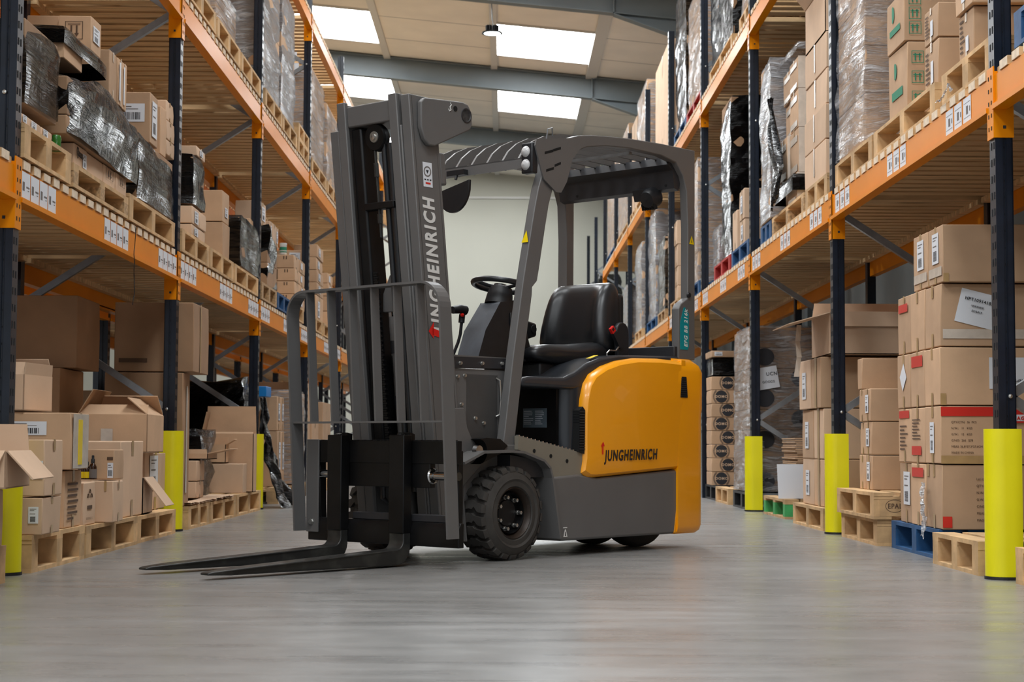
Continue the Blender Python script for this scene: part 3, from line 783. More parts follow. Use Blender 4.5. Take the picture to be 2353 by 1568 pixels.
# levers
for (dx, dy) in ((0, 0), (.06, -.05)):
    b = mb('black_plastic').tube([(-.22 + dx, -.60 + dy, .90), (-.27 + dx, -.60 + dy, .99), (-.285 + dx, -.60 + dy, 1.03), (-.295 + dx, -.60 + dy, 1.10)], .0075, 8)
    b.use('logo_red').lathe([(0, .012), (.009, .008), (.009, 0)], (-.278 + dx, -.585 + dy, 1.12), 'y', 10)
    b.use('black_plastic').tube([(-.292 + dx, -.60 + dy, 1.085), (-.297 + dx, -.60 + dy, 1.125)], .015, 10).tube([(-.23 + dx, -.60 + dy, 1.142), (-.28 + dx, -.60 + dy, 1.15), (-.318 + dx, -.60 + dy, 1.145)], [.018, .022, .024], 12)
    b.build('control_lever', FK, smooth=True)

# overhead guard
def guard_side(y0, y1, nm):
    outer = [(.025, .478), (.010, .56), (-.045, .90), (-.112, 1.25), (-.185, 1.57), (-.212, 1.67), (-.26, 1.79), (-.32, 1.87), (-.40, 1.92), (-.50, 1.952), (-.60, 1.968), (-.75, 1.982), (-.90, 1.993), (-1.15, 2.003), (-1.437, 2.006), (-1.437, 1.90),
             (-1.434, 1.24), (-1.433, .935)]
    inner = [(-1.295, .935), (-1.295, 1.188), (-1.315, 1.215), (-1.372, 1.245), (-1.375, 1.60), (-1.365, 1.79), (-1.335, 1.865), (-1.275, 1.925), (-1.15, 1.945), (-.90, 1.945), (-.70, 1.930), (-.56, 1.905), (-.46, 1.865), (-.38, 1.80), (-.33, 1.72), (-.285, 1.60), (-.262, 1.50), (-.218, 1.30), (-.205, 1.245), (-.172, 1.215), (-.170, 1.18), (-.118, .90), (-.050, .478)]
    return mb('truck_grey').prism(outer + inner, y0, y1).build(nm, FK, bevel=.004, seg=2)
guard_side(-.095, -.05, 'guard_side_frame'); guard_side(-.905, -.845, 'guard_side_frame')
mb('truck_grey').box(-.055, .031, -.1, -.046, .475, .505).build('pillar_foot', FK, bevel=.004)
b = mb('truck_dark').prism([(-1.30, 1.80), (-1.335, 1.79), (-1.36, 1.86), (-1.345, 1.96), (-1.26, 1.955), (-1.245, 1.915), (-1.285, 1.89)], -.83, -.08)
b.use('slot')
b.build('rear_crossbar', FK)
b = mb('slot')
for yy in (-.74, -.71, -.16, -.13): b.lathe([(0, .002), (.008, .002), (.008, 0)], (-1.302 if yy in (-.74, -.16) else -1.298, yy, 1.845 if yy in (-.74, -.16) else 1.82), 'x', 10)
b.build('crossbar_hole', FK)
b = mb('truck_grey').box(-.185, -.175, -.84, -.07, 1.765, 1.812).box(-.21, -.175, -.84, -.07, 1.806, 1.812); b.build('front_crossbar', FK)
for i in range(7):
    y = -.165 - i * .098
    path = []
    for (x, z) in [(-.19, 1.80), (-.24, 1.865), (-.30, 1.91), (-.38, 1.945), (-.50, 1.972), (-.66, 1.985), (-.9, 1.993), (-1.1, 1.995), (-1.29, 1.993)]: path.append((x, z))
    n = len(path); pts = list(path)
    for j in reversed(range(n)):
        a = path[max(j - 1, 0)]; c = path[min(j + 1, n - 1)]; d = Vector((c[0] - a[0], c[1] - a[1])).normalized(); nn = Vector((d.y, -d.x))
        if nn.y > 0: nn = -nn
        pts.append((path[j][0] + nn.x * -.0 + (nn.x * .045), path[j][1] + nn.y * .045))
    mb('truck_grey').prism(pts, y - .006, y + .006).build('roof_bar', FK)
for xx in (-.55, -.95):
    mb('truck_grey').box(xx - .01, xx + .01, -.82, -.09, 1.925, 1.94).build('roof_cross_rod', FK)
# plate behind the work lamp and lamp
b = mb('truck_grey').prism([(-.175, 1.86), (-.185, 1.89), (-.475, 1.935), (-.51, 1.90), (-.44, 1.83), (-.40, 1.72), (-.36, 1.665), (-.32, 1.665), (-.24, 1.71), (-.225, 1.735)], -.046, -.038)
b.use('slot')
for (x, z, w_) in ((-.24, 1.835, .06), (-.30, 1.855, .055), (-.25, 1.755, .055), (-.31, 1.785, .045)):
    b.add([(x, -.0375, z - .008), (x - w_, -.0375, z + .010), (x - w_, -.0375, z + .022), (x, -.0375, z + .004)], [(0, 1, 2, 3)])
b.build('lamp_plate', FK)
b = mb('black_plastic').box(-.205, -.165, -.115, -.048, 1.735, 1.875); wl = b.build('work_lamp', FK, bevel=.006)
for zz in (1.775, 1.835):
    mb('lens').lathe([(0, .012), (.015, .009), (.024, .0), (.026, -.004)], (-.162, -.088, zz), 'x', 20).build('lens', wl, smooth=True)
mb('galv').tube([(-.30, -.08, 1.905), (-.30, -.07, 1.955), (-.33, -.07, 1.965), (-.345, -.08, 1.93)], .0035, 8).build('lamp_cable', FK)
# mirror
b = mb('black_plastic').tube([(-.15, -.50, 1.775), (-.14, -.50, 1.745)], .007, 8).box(-.17, -.14, -.56, -.45, 1.765, 1.79); b.build('mirror_mount', FK)
pts = []
for i in range(17):
    a = R(180 + 180 * i / 16); pts.append((-.505 + .105 * math.cos(a), 1.712 + .125 * math.sin(a)))
pts = [(-.61, 1.690)] + pts[1:-1] + [(-.40, 1.735)]
mr = mb('black_plastic').prism(pts, -.14, -.125, 'x').build('rear_view_mirror', FK, bevel=.005)
# rear alarm
b = mb('black_plastic').lathe([(0, .055), (.04, .05), (.052, .02), (.052, -.02), (.03, -.04), (0, -.045)], (0, 0, 0), 'x', 24); b.box(-.02, .02, -.10, -.02, -.01, .05)
b.use('slot')
for k in range(6): b.box(.02, .045, -.045 + k * .015, -.039 + k * .015, -.055, -.02)
o = b.build('alarm_speaker', FK, smooth=True); o.location = (-1.30, -.22, 1.765); o.rotation_euler = (0, R(20), 0)
for (p, yy) in (((-.118, 1.445), 0), ((-1.405, 1.545), 1)):
    x, z = p
    if yy: b = mb('warning').add([(x + .022, -.0485, z - .022), (x - .022, -.0485, z - .022), (x, -.0485, z + .022)], [(0, 1, 2)]); b.use('ink').add([(x + .004, -.048, z - .014), (x - .004, -.048, z - .014), (x, -.048, z + .010)], [(0, 1, 2)])
    else:
        b = mb('warning').add([(x - .038, -.093, z - .028), (x - .038, -.052, z - .028), (x - .050, -.073, z + .028)], [(0, 1, 2)])
        b.v = [(v[0] - .0, v[1], v[2]) for v in b.v]
    o = b.build('warning_triangle', FK)
    if not yy: o.location = (.012, 0, 0)
# teal decal on the rear pillar
b = mb('teal').prism([(-1.305, .985), (-1.37, .985), (-1.378, 1.00), (-1.378, 1.17), (-1.345, 1.20), (-1.335, 1.195), (-1.305, 1.12)], -.0495, -.0482); b.build('model_decal', FK)
text('model_lettering', 'EFG BB 216k', .036, frame((-1.365, -.048, .998), (0, 0, 1), (1, 0, 0)), 'white_ink', FK, bold=.0008, shear=.2, width=.85)
mb('black_plastic').lathe([(0, .012), (.012, .010), (.014, 0)], (-1.375, -.05, 1.262), 'y', 14).build('plug', FK)

# mast (leans slightly forward with height)
TK = Matrix(((1, 0, .115, .0), (0, 1, 0, 0), (0, 0, 1, 0), (0, 0, 0, 1)))
def tilt(o): o.data.transform(TK); return o
def rail(name, x0, x1, y0, y1, z0, z1, web, m='truck_grey'):
    """I / C section rail; web at y0 or y1 side"""
    b = mb(m); t = .014
    b.box(x1 - .022, x1, y0, y1, z0, z1); b.box(x0, x0 + .022, y0, y1, z0, z1)
    w0, w1 = (y1 - t, y1) if web > 0 else (y0, y0 + t)
    b.box(x0 + .01, x1 - .01, w0, w1, z0, z1)
    return tilt(b.build(name, FK, bevel=.004, seg=2))
MX0, MX1 = .182, .347
MZ0, MZ1 = .085, 1.985
rail('outer_mast_rail', MX0, MX1, -.152, -.10, MZ0, MZ1, 1)
rail('outer_mast_rail', MX0, MX1, -.60, -.548, MZ0, 1.88, -1)
rail('inner_mast_rail', MX0 + .02, MX1 + .012, -.215, -.165, MZ0 + .02, MZ1 + .01, 1)
rail('inner_mast_rail', MX0 + .02, MX1 + .012, -.535, -.485, MZ0 + .02, MZ1 + .01, -1)
rail('middle_mast_rail', MX0 + .03, MX1 + .005, -.165, -.154, MZ0, 1.86, 1)
tilt(mb('truck_grey').box(MX0 + .02, MX1 - .0, -.486, -.214, 1.885, 1.975).build('top_crossbar', FK, bevel=.006))
tilt(mb('truck_grey').box(MX0, MX0 + .03, -.56, -.13, .80, .90).build('mast_crossbar', FK, bevel=.004))
tilt(mb('truck_dark').box(MX0 + .01, MX1 - .02, -.56, -.13, .10, .17).build('mast_foot_bar', FK, bevel=.004))
tilt(mb('chrome').lathe([(0, .008), (.024, .006), (.028, -.012)], (MX1 - .05, -.158, 1.93), 'y', 20).build('mast_roller', FK, smooth=True))
tilt(mb('black_paint').lathe([(.0, .02), (.056, .02), (.06, .012), (.05, .0), (.06, -.012), (.056, -.02)], (MX1 - .03, -.335, 1.83), 'x', 32).build('chain_pulley', FK, smooth=True))
tilt(mb('bolt').lathe([(0, .03), (.013, .028), (.014, .022), (.024, .022), (.025, .018)], (MX1 - .028, -.335, 1.83), 'x', 20).build('pulley_bolt', FK, smooth=True))
# hoses, chain, cylinder
tilt(mb('black_paint').box(MX0 + .06, MX1 - .01, -.478, -.415, .40, 1.88).build('hose_channel', FK, bevel=.01))
for yy, r_ in ((-.305, .014), (-.265, .016)): tilt(mb('vinyl').tube([(.31, yy, .3), (.31, yy, 1.80)], r_, 10).build('hydraulic_hose', FK, smooth=True))
b = mb('black_paint')
for i in range(72):
    z = .50 + i * .0105
    b.box(.322, .336, -.405, -.378 if i % 2 else -.384, z, z + .0085)
tilt(b.build('lift_chain', FK))
b = mb('fork_steel').tube([(.328, -.345, 1.40), (.328, -.345, 1.78)], .006, 8); b.tube([(.328, -.345, 1.46), (.328, -.345, 1.50)], .011, 6); b.tube([(.328, -.345, 1.66), (.328, -.345, 1.72)], .011, 6); tilt(b.build('chain_anchor', FK))
tilt(mb('black_paint').box(.30, .345, -.42, -.24, 1.52, 1.55).build('hose_clamp', FK, bevel=.004))
tilt(mb('truck_grey').lathe([(.0, 1.06), (.034, 1.06), (.036, 1.03), (.036, .93), (.032, .92), (.032, .10), (0, .10)], (.27, -.345, 0), 'z', 28).build('lift_cylinder', FK, smooth=True))
tilt(mb('chrome').lathe([(.022, 1.06), (.022, 1.085), (.0, 1.085)], (.27, -.345, 0), 'z', 24).build('piston_rod', FK, smooth=True))
for zz in (.66, .90):
    tilt(mb('black_plastic').lathe([(.034, zz), (.0365, zz), (.0365, zz + .055), (.034, zz + .055)], (.27, -.345, 0), 'z', 28).build('cylinder_band', FK))
tilt(mb('truck_grey').prism([(-.40, 1.08), (-.29, 1.08), (-.29, 1.22), (-.34, 1.24), (-.39, 1.16)], .285, .30, 'x').build('piston_head', FK, bevel=.003))
tilt(mb('white_ink').lathe([(0, .302), (.011, .302), (.012, .29)], (0, -.30, 1.20), 'x', 14).build('piston_pin', FK))
tilt(mb('galv').tube([(.27, -.30, .42), (.31, -.29, .40), (.33, -.31, .395), (.33, -.36, .39)], .012, 8).build('hose_fitting', FK, smooth=True))
tilt(mb('black_plastic').tube([(.33, -.36, .39), (.37, -.40, .35), (.37, -.41, .27), (.34, -.36, .21), (.30, -.33, .20)], .013, 10).build('hydraulic_hose', FK, smooth=True))
# ear plates at the top of the mast
def ear(y0, y1):
    pts = []
    for (cx, cz, r_, a0, a1) in ((.275, 1.915, .035, 70, -10), (.0, 0, 0, 0, 0)): pass
    pts = [(.285, 1.985), (.27, 1.975), (.265, 1.95)]
    pts = [(.300 + .0, 1.955 + .0)]
    # world-like local outline (x forward): tail points backward
    P_ = [(.527, 1.955), (.505, 1.975), (.27, 1.992), (.235, 1.985), (.212, 1.955), (.208, 1.90), (.222, 1.875), (.44, 1.775), (.475, 1.775), (.505, 1.80), (.525, 1.85)]
    return mb('truck_grey').prism(P_, y0, y1)
e_ = ear(-.098, -.072).build('lifting_ear', FK, bevel=.006, seg=3)
mb('truck_dark').lathe([(0, .001), (.024, .001), (.027, .004), (.032, .004), (.033, 0)], (.248, -.073, 1.935), 'y', 28).build('ear_hole', FK, smooth=True)
mb('slot').lathe([(0, .002), (.012, .002), (.012, 0)], (.318, -.072, 1.955), 'y', 16).build('bolt_hole', FK)
b = mb('white_ink').tube([(.350, -.071, 1.975), (.343, -.071, 1.968), (.352, -.071, 1.958), (.345, -.071, 1.945), (.355, -.071, 1.940), (.360, -.071, 1.948)], .0025, 6); b.build('hook_mark', FK)
tilt(mb('truck_grey').box(MX0 - .035, MX0 + .005, -.15, -.10, 1.62, 1.76).build('mast_side_lug', FK, bevel=.01, seg=3))
# lettering up the mast
def tl(px_, z): return (px_ + .115 * z, -.0985, z)
xa = (.115, 0, 1)
text('maker_lettering', 'JUNGHEINRICH', .094, frame((.243 + .115 * .96, -.0985, .96), xa, (1, 0, -.115)), 'white_ink', FK, bold=.0034, shear=.25, width=.755)
b = mb('logo_red'); z0 = .965; x0 = .243 + .115 * z0
b.add([(x0 - .012, -.0975, z0 - .012), (x0 - .012, -.0975, z0 + .016), (x0 + .068, -.0975, z0 + .035), (x0 + .068, -.0975, z0 + .005)], [(0, 1, 2, 3)])
b.add([(x0 + .060, -.0975, z0 - .010), (x0 + .060, -.0975, z0 + .062), (x0 + .092, -.0975, z0 + .020)], [(0, 1, 2)]); b.build('red_arrow', FK)
zz = 1.60; x0 = .240 + .115 * zz
b = mb('paper').add([(x0 + .058, -.0985, zz), (x0 + .002, -.0985, zz), (x0 + .010, -.0985, zz + .105), (x0 + .066, -.0985, zz + .105)], [(0, 1, 2, 3)])
b.use('ink_faint')
for i in range(24):
    a0, a1 = 2 * PI * i / 24, 2 * PI * (i + 1) / 24; cx, cz = x0 + .036, zz + .066
    b.add([(cx + r_ * math.cos(a), -.098, cz + r_ * math.sin(a)) for (r_, a) in ((.017, a0), (.023, a0), (.023, a1), (.017, a1))], [(0, 1, 2, 3)])
b.use('ink').add([(cx + .010, -.0978, cz + .006), (cx - .008, -.0978, cz + .006), (cx, -.0978, cz - .010)], [(0, 1, 2)])
for i in range(3): b.add([(cx + .018 - .016 * i, -.0978, zz + .028), (cx + .008 - .016 * i, -.0978, zz + .028), (cx + .008 - .016 * i, -.0978, zz + .034), (cx + .018 - .016 * i, -.0978, zz + .034)], [(0, 1, 2, 3)])
b.use('red_tape').add([(cx + .010, -.0978, zz + .012), (cx - .020, -.0978, zz + .012), (cx - .020, -.0978, zz + .020), (cx + .010, -.0978, zz + .020)], [(0, 1, 2, 3)])
b.build('inspection_sticker', FK)
for zz in (.835, .765):
    x0 = .235 + .115 * zz; b = mb('logo_red').lathe([(0, .0015), (.027, .0015), (.027, 0)], (x0, -.10, zz), 'y', 28)
    b.use('paper').lathe([(0, .0022), (.020, .0022), (.020, .0)], (x0, -.10, zz), 'y', 28)
    b.use('ink').add([(x0 + .004, -.0972, zz - .014), (x0 - .004, -.0972, zz - .014), (x0 - .004, -.0972, zz + .012), (x0 + .004, -.0972, zz + .012)], [(0, 1, 2, 3)])
    b.use('logo_red').add([(x0 + .018, -.0968, zz + .012), (x0 + .013, -.0968, zz + .018), (x0 - .018, -.0968, zz - .012), (x0 - .013, -.0968, zz - .018)], [(0, 1, 2, 3)])
    b.build('prohibition_sticker', FK)

# carriage (side-shifted), load backrest, forks
CX = .555
b = mb('black_paint').box(CX - .03, CX, -.70, .175, .425, .520)
for i in range(21): b.box(CX - .028, CX - .002, -.69 + i * .041, -.665 + i * .041, .520, .524)
b.build('upper_fork_bar', FK, bevel=.003)
mb('black_paint').box(CX - .035, CX - .003, -.50, .02, .325, .430).build('carriage_plate', FK, bevel=.003)
mb('black_paint').prism([(CX - .03, .085), (CX + .004, .085), (CX + .004, .16), (CX - .01, .185), (CX - .03, .185)], -.72, .19).build('lower_fork_bar', FK, bevel=.004)
mb('truck_dark').box(CX - .06, CX - .01, -.45, .12, .185, .215).build('carriage_cross_plate', FK, bevel=.003)
for yy in (-.70, -.66): pass
mb('black_paint').prism([(-.70, .17), (-.655, .17), (-.66, .24), (-.665, .43), (-.70, .43)], CX - .05, CX - .015, 'x').build('carriage_side', FK, bevel=.003)
mb('black_paint').prism([(.10, .09), (.155, .09), (.155, .48), (.12, .47), (.11, .43)], CX - .06, CX - .032, 'x').build('carriage_side', FK, bevel=.003)
for (a, c) in ((-.67, -.50), (.02, .17)):
    mb('chrome').tube([(CX - .018, a, .375), (CX - .018, c, .375)], .018, 20).build('side_shift_rod', FK, smooth=True)
mb('chrome').lathe([(.030, .0), (.034, .004), (.030, .01)], (CX - .018, .02, .375), 'y', 24).build('rod_collar', FK, smooth=True)
def fork(y0, y1):
    XF = CX + .004
    f = empty('fork'); f.parent = FK
    top = [(XF, .54), (XF + .042, .54), (XF + .042, .110)]
    r_ = .035
    for i in range(6):
        a = R(180 + 90 * i / 5); top.append((XF + .042 + r_ + r_ * math.cos(a), .072 + r_ + r_ * math.sin(a)))
    top += [(XF + .30, .062), (1.45, .038), (1.575, .030), (1.597, .026), (1.597, .018), (1.50, .014), (XF + .10, .008)]
    R2 = .075
    for i in range(6):
        a = R(270 - 90 * i / 5); top.append((XF + R2 + R2 * math.cos(a), .008 + R2 + R2 * math.sin(a)))
    b = MB().use('fork_steel'); b.prism(top, y0, y1)
    # tip taper in plan
    vs = []
    for v in b.v:
        v = list(v)
        if v[0] > 1.40: k_ = (v[0] - 1.40) / .197; m_ = (y0 + y1) / 2; v[1] = m_ + (v[1] - m_) * (1 - .45 * k_ * k_)
        vs.append(tuple(v))
    b.v = vs; b.build('fork_blade', f, bevel=.004, seg=2, smooth=False)
    mb('black_paint').box(XF - .004, XF + .046, y0 - .001, y1 + .001, .135, .545).build('fork_shank', f, bevel=.004)
    mb('black_paint').prism([(XF - .03, .47), (XF, .47), (XF, .555), (XF - .03, .548)], y0 + .01, y1 - .01).build('fork_hook', f)
    mb('fork_steel').lathe([(0, .552), (.016, .550), (.016, .54)], (XF + .02, (y0 + y1) / 2, 0), 'z', 14).build('locking_pin', f)
fork(-.168, -.082); fork(-.548, -.462)
# load backrest
TB = Matrix(((1, 0, .06, 0), (0, 1, 0, 0), (0, 0, 1, 0), (0, 0, 0, 1)))
XB0, XB1 = CX + .002, CX + .068
YB0, YB1, ZT = -.735, .20, 1.170
b = mb('truck_grey'); t = .010; rr = .11
def fr_path(off):
    p = [(YB0 + off, .125)]
    for i in range(9): a = R(180 - 90 * i / 8); p.append((YB0 + rr + (rr - off) * math.cos(a), ZT - rr + (rr - off) * math.sin(a)))
    for i in range(9): a = R(90 - 90 * i / 8); p.append((YB1 - rr + (rr - off) * math.cos(a), ZT - rr + (rr - off) * math.sin(a)))
    p.append((YB1 - off, .125)); return p
po_, pi_ = fr_path(0), fr_path(t); n = len(po_)
for i in range(n - 1):
    q = [po_[i], po_[i + 1], pi_[i + 1], pi_[i]]
    b.prism(q, XB0, XB1, 'x')
lb = b.build('backrest_frame', FK, smooth=True, angle=40); lb.data.transform(TB)
for i in range(6):
    y = YB0 + .134 * (i + 1) - .012
    o = mb('truck_grey').box(XB0 + .01, XB1 - .014, y - .005, y + .005, .597, ZT - .005).build('backrest_bar', FK); o.data.transform(TB)
o = mb('truck_grey').box(XB0 + .004, XB1 - .01, YB0 + .005, YB1 - .005, .594, .602).build('backrest_cross_bar', FK); o.data.transform(TB)
for (ya, yb, zt_) in ((YB0 + .008, YB0 + .085, .525), (YB1 - .085, YB1 - .008, .30)):
    if ya < 0: o = mb('truck_grey').box(CX, CX + .010, ya, yb, .12, zt_).build('backrest_mount', FK, bevel=.003)
bb = mb('bolt'); bolt_at(bb, (CX + .010, YB0 + .045, .165), 'x', .012, .01, 1); bb.build('bolt', FK)
# far side plate of the cowl and drive unit silhouettes
mb('truck_dark').box(.0, .17, -.70, -.18, .12, .42).build('drive_axle', FK, bevel=.02)
# ------------------------------------------------------------------ goods: helpers
RG = random.Random(11)
ORD = ['bottom', 'second', 'third', 'fourth', 'fifth', 'sixth', 'seventh', 'eighth', 'ninth']
def clear(y0, y1, x=2.5):
    # keep goods out of the rack posts and their bracing
    if abs(x) < 1.889: return y0, y1
    for k in range(-1, 11):
        a = YK + BAY * k - .012; b = a + PW + .026
        if y0 < b and y1 > a:
            if a - y0 > y1 - b: y1 = a
            else: y0 = b
    return y0, y1
def pallet(X, y0, y1, z, label, side, depth=.88, m='wood', h=.135, group=None, blockm=None, runner='y', rz=0, name='pallet'):
    """block pallet whose aisle edge lies at side*X between y0 and y1, standing at height z"""
    y0, y1 = clear(y0, y1)
    root = empty(name, (side * X, y0, z), 0); L = y1 - y0; s = side; D = depth
    blockm = blockm or m
    g = random.Random(int(y0 * 100))
    b = mb(m); nb = 7; wb = D / (nb * 1.32)
    # top boards run along the aisle (y)
    for i in range(nb):
        a = i * (D - wb) / (nb - 1); b.box(min(s * a, s * (a + wb)), max(s * a, s * (a + wb)), 0 - g.uniform(0, .004), L + g.uniform(0, .004), h - .018, h)
    for yy in (0, (L - .09) / 2, L - .09): b.box(min(0, s * D), max(0, s * D), yy, yy + .09, h - .034, h - .018)
    b.build('top_deck', root)
    for i, a in enumerate((0, (D - .10) / 2, D - .10)):
        for yy in (0, (L - .09) / 2, L - .09):
            mb(blockm).box(min(s * a, s * (a + .10)), max(s * a, s * (a + .10)), yy + .002, yy + .088, .016, h - .034).build('block', root)
    b = mb(m)
    for a in (0, (D - .09) / 2, D - .09): b.box(min(s * a, s * (a + .09)), max(s * a, s * (a + .09)), 0, L, 0, .016)
    b.build('bottom_deck', root)
    tag(root, label, 'pallet', group); return root

def sticker(b, kind, o, ua, va, w, h):
    """o = lower left corner (Vector), ua/va unit vectors, drawn just off the face"""
    nrm = ua.cross(va)
    def q(u0, u1, v0, v1, e):
        b.quad(o + ua * (u0 * w) + va * (v0 * h) + nrm * e, o + ua * (u1 * w) + va * (v0 * h) + nrm * e, o + ua * (u1 * w) + va * (v1 * h) + nrm * e, o + ua * (u0 * w) + va * (v1 * h) + nrm * e)
    if kind == 'red': b.use('red_tape'); q(0, 1, 0, 1, .0012); return
    if kind == 'tape': b.use('tape'); q(0, 1, 0, 1, .0008); return
    if kind == 'ctape': b.use('clear_tape'); q(0, 1, 0, 1, .0008); return
    if kind == 'dark': b.use('print_ink'); q(0, 1, 0, 1, .0010); return
    if kind in ('arrows', 'arrowsd'):
        b.use('print_ink'); e = .001
        for (a, c, d, f_) in ((0, 1, 0, .03), (0, 1, .97, 1), (0, .04, 0, 1), (.96, 1, 0, 1)): q(a, c, d, f_, e)
        q(.15, .85, .82, .86, e)
        for cx in (.35, .65):
            q(cx - .05, cx + .05, .35, .78, e)
            p = lambda u, v: o + ua * (u * w) + va * (v * h) + nrm * e
            b.add([p(cx - .13, .35), p(cx + .13, .35), p(cx, .15)], [(0, 1, 2)])
        return
    if kind == 'lines':
        b.use('print_ink'); g = random.Random(int(w * 9999))
        n = 7
        for i in range(n): q(0, g.uniform(.5, 1), 1 - (i + .6) / n, 1 - (i + .2) / n, .001)
        return
    b.use('paper'); q(0, 1, 0, 1, .0012)
    b.use('ink')
    if kind == 'code':
        g = random.Random(int(w * 9999 + h * 777)); u = .12
        while u < .86:
            k = g.choice((.012, .02, .03)); q(u, u + k, .12, .52, .0018); u += k + g.choice((.012, .022))
        b.use('ink_faint'); q(.10, .6, .80, .86, .0018); q(.10, .8, .68, .72, .0018)
    elif kind == 'tall':
        g = random.Random(int(w * 9999 + h * 777)); v = .10
        while v < .40:
            k = g.choice((.01, .018)); q(.2, .72, v, v + k, .0018); v += k + .012
        b.use('ink_faint'); q(.15, .8, .85, .88, .0018); q(.15, .6, .76, .79, .0018); q(.15, .7, .56, .6, .0018)

def face(fc, w, d, h, s):
    """returns origin, u axis, v axis, width for a named face of a box (base centre at 0): A = towards the aisle, C = towards the camera"""
    if fc == 'C': return Vector((-w / 2, -d / 2, 0)), Vector((1, 0, 0)), Vector((0, 0, 1)), w
    if s < 0: return Vector((w / 2, -d / 2, 0)), Vector((0, 1, 0)), Vector((0, 0, 1)), d     # aisle face of a left-hand box looks towards +x
    return Vector((-w / 2, d / 2, 0)), Vector((0, -1, 0)), Vector((0, 0, 1)), d
KIND = {}
def carton(s, x0, x1, y0, y1, z0, z1, label, m='cardboard', rot=0, group=None, st=(), tape=True, name='carton', cat='box'):
    y0, y1 = clear(y0, y1, max(abs(x0), abs(x1)))
    w, d, h = x1 - x0, y1 - y0, z1 - z0
    h = max(h - .003, .02)
    g = RG
    b = mb(m); e = .003
    jit = lambda: g.uniform(-e, e)
    tp = [(-w / 2 + jit(), -d / 2 + jit()), (w / 2 + jit(), -d / 2 + jit()), (w / 2 + jit(), d / 2 + jit()), (-w / 2 + jit(), d / 2 + jit())]
    md = [(-w / 2 - e * .5, -d / 2 - e * .5), (w / 2 + e * .5, -d / 2 - e * .5), (w / 2 + e * .5, d / 2 + e * .5), (-w / 2 - e * .5, d / 2 + e * .5)]
    bt = [(-w / 2, -d / 2), (w / 2, -d / 2), (w / 2, d / 2), (-w / 2, d / 2)]
    vs = [(p[0], p[1], 0) for p in bt] + [(p[0], p[1], h * .5) for p in md] + [(p[0], p[1], h - .002 + g.uniform(-.002, .002)) for p in tp]
    fs = [(3, 2, 1, 0), (8, 9, 10, 11)] + [(i, (i + 1) % 4, (i + 1) % 4 + 4, i + 4) for i in range(4)] + [(i + 4, (i + 1) % 4 + 4, (i + 1) % 4 + 8, i + 8) for i in range(4)]
    b.add(vs, fs)
    o = b.build(name, bevel=.004, seg=2)
    o.location = ((x0 + x1) / 2, (y0 + y1) / 2, z0); o.rotation_euler = (0, 0, rot)
    tag(o, label, cat, group)
    if tape:
        for fc in ('A', 'C') if tape == 2 else ('A',):
            og, ua, va, fw_ = face(fc, w, d, h, s); tw = min(.05, fw_ * .12)
            for vv in (.8, 0):
                t = mb('tape'); sticker(t, 'tape', og + ua * (fw_ / 2 - tw / 2) + va * (h * vv) + ua.cross(va) * .002, ua, va, tw, h * (.2 if vv else .22))
                t.build('packing_tape', o)
    for q in st:
        fc, kind, u0, u1, v0, v1 = q[:6]
        og, ua, va, fw_ = face(fc, w, d, h, s); nn = ua.cross(va) * .0035
        if kind == 'text':
            og2 = og + ua * (u0 * fw_) + va * (v0 * h) + nn
            text('printed_lettering', q[6], q[7] * h, frame(og2, ua, va), q[8] if len(q) > 8 else 'print_ink', o, depth=.0002, width=q[9] if len(q) > 9 else 1)
        else:
            sb = MB(); sticker(sb, kind, og + ua * (u0 * fw_) + va * (v0 * h) + nn, ua, va, (u1 - u0) * fw_, (v1 - v0) * h)
            nm = {'red': 'red_tape', 'tape': 'packing_tape', 'ctape': 'clear_tape', 'dark': 'printed_block', 'arrows': 'handling_mark', 'lines': 'printed_lines'}.get(kind, 'shipping_label')
            so = sb.build(nm, o)
            if len(q) > 6:      # tilt the label on its face
                c = og + ua * ((u0 + u1) / 2 * fw_) + va * ((v0 + v1) / 2 * h); ax = ua.cross(va)
                so.matrix_local = Matrix.Translation(c) @ Matrix.Rotation(q[6], 4, ax) @ Matrix.Translation(-c)
    return o

def ys(px, py, X): return P(px, py, X)
def stack(s, X, e, f, pys, depth, desc, splits=(), base=None, m='cardboard', st=None, label=None, group=None, tape=True, labels=None, colnames=None, jx=.006, rotj=.006):
    """column(s) of cartons. X: distance of the aisle face from the aisle axis; e, f: photo columns of its near and far aisle corners;
    pys: photo rows at the near corner, bottom to top"""
    out = []
    yn = lambda px: P(px, sum(pys) / len(pys), s * X)[0]
    zs = [P(e, py, s * X)[1] for py in pys]
    if base is not None: d0 = base - zs[0]; zs = [base] + zs[1:]
    ed = [yn(e)] + [yn(v) for v in splits] + [yn(f)]
    nc = len(ed) - 1; colnames = colnames or (['near column', 'middle column', 'third column', 'far column'] if nc > 2 else ['near column', 'far column'])
    if nc > 2: colnames = colnames[:nc - 1] + ['far column']
    mm = m if isinstance(m, (list, tuple)) else [m]
    for c in range(nc):
        for r_ in range(len(zs) - 1):
            j = RG.uniform(-jx, jx); xa, xb = X + j, X + j + depth
            lab = labels[(c, r_)] if labels and (c, r_) in labels else None
            if not lab:
                ordn = 'top' if r_ == len(zs) - 2 else ORD[r_]
                if len(zs) == 2: lab = '%s%s' % (desc, (', ' + colnames[c]) if nc > 1 else '')
                else: lab = '%s, %s layer%s' % (desc, ordn, (' of the ' + colnames[c]) if nc > 1 else '')
            sts = st(c, r_) if st else ()
            gap = .005
            o = carton(s, min(s * xa, s * xb), max(s * xa, s * xb), ed[c] + gap, ed[c + 1] - gap, zs[r_], zs[r_ + 1], lab, m=mm[(c + r_) % len(mm)], st=sts, tape=tape, group=group, rot=RG.uniform(-rotj, rotj))
            out.append(o)
    return out, ed, zs

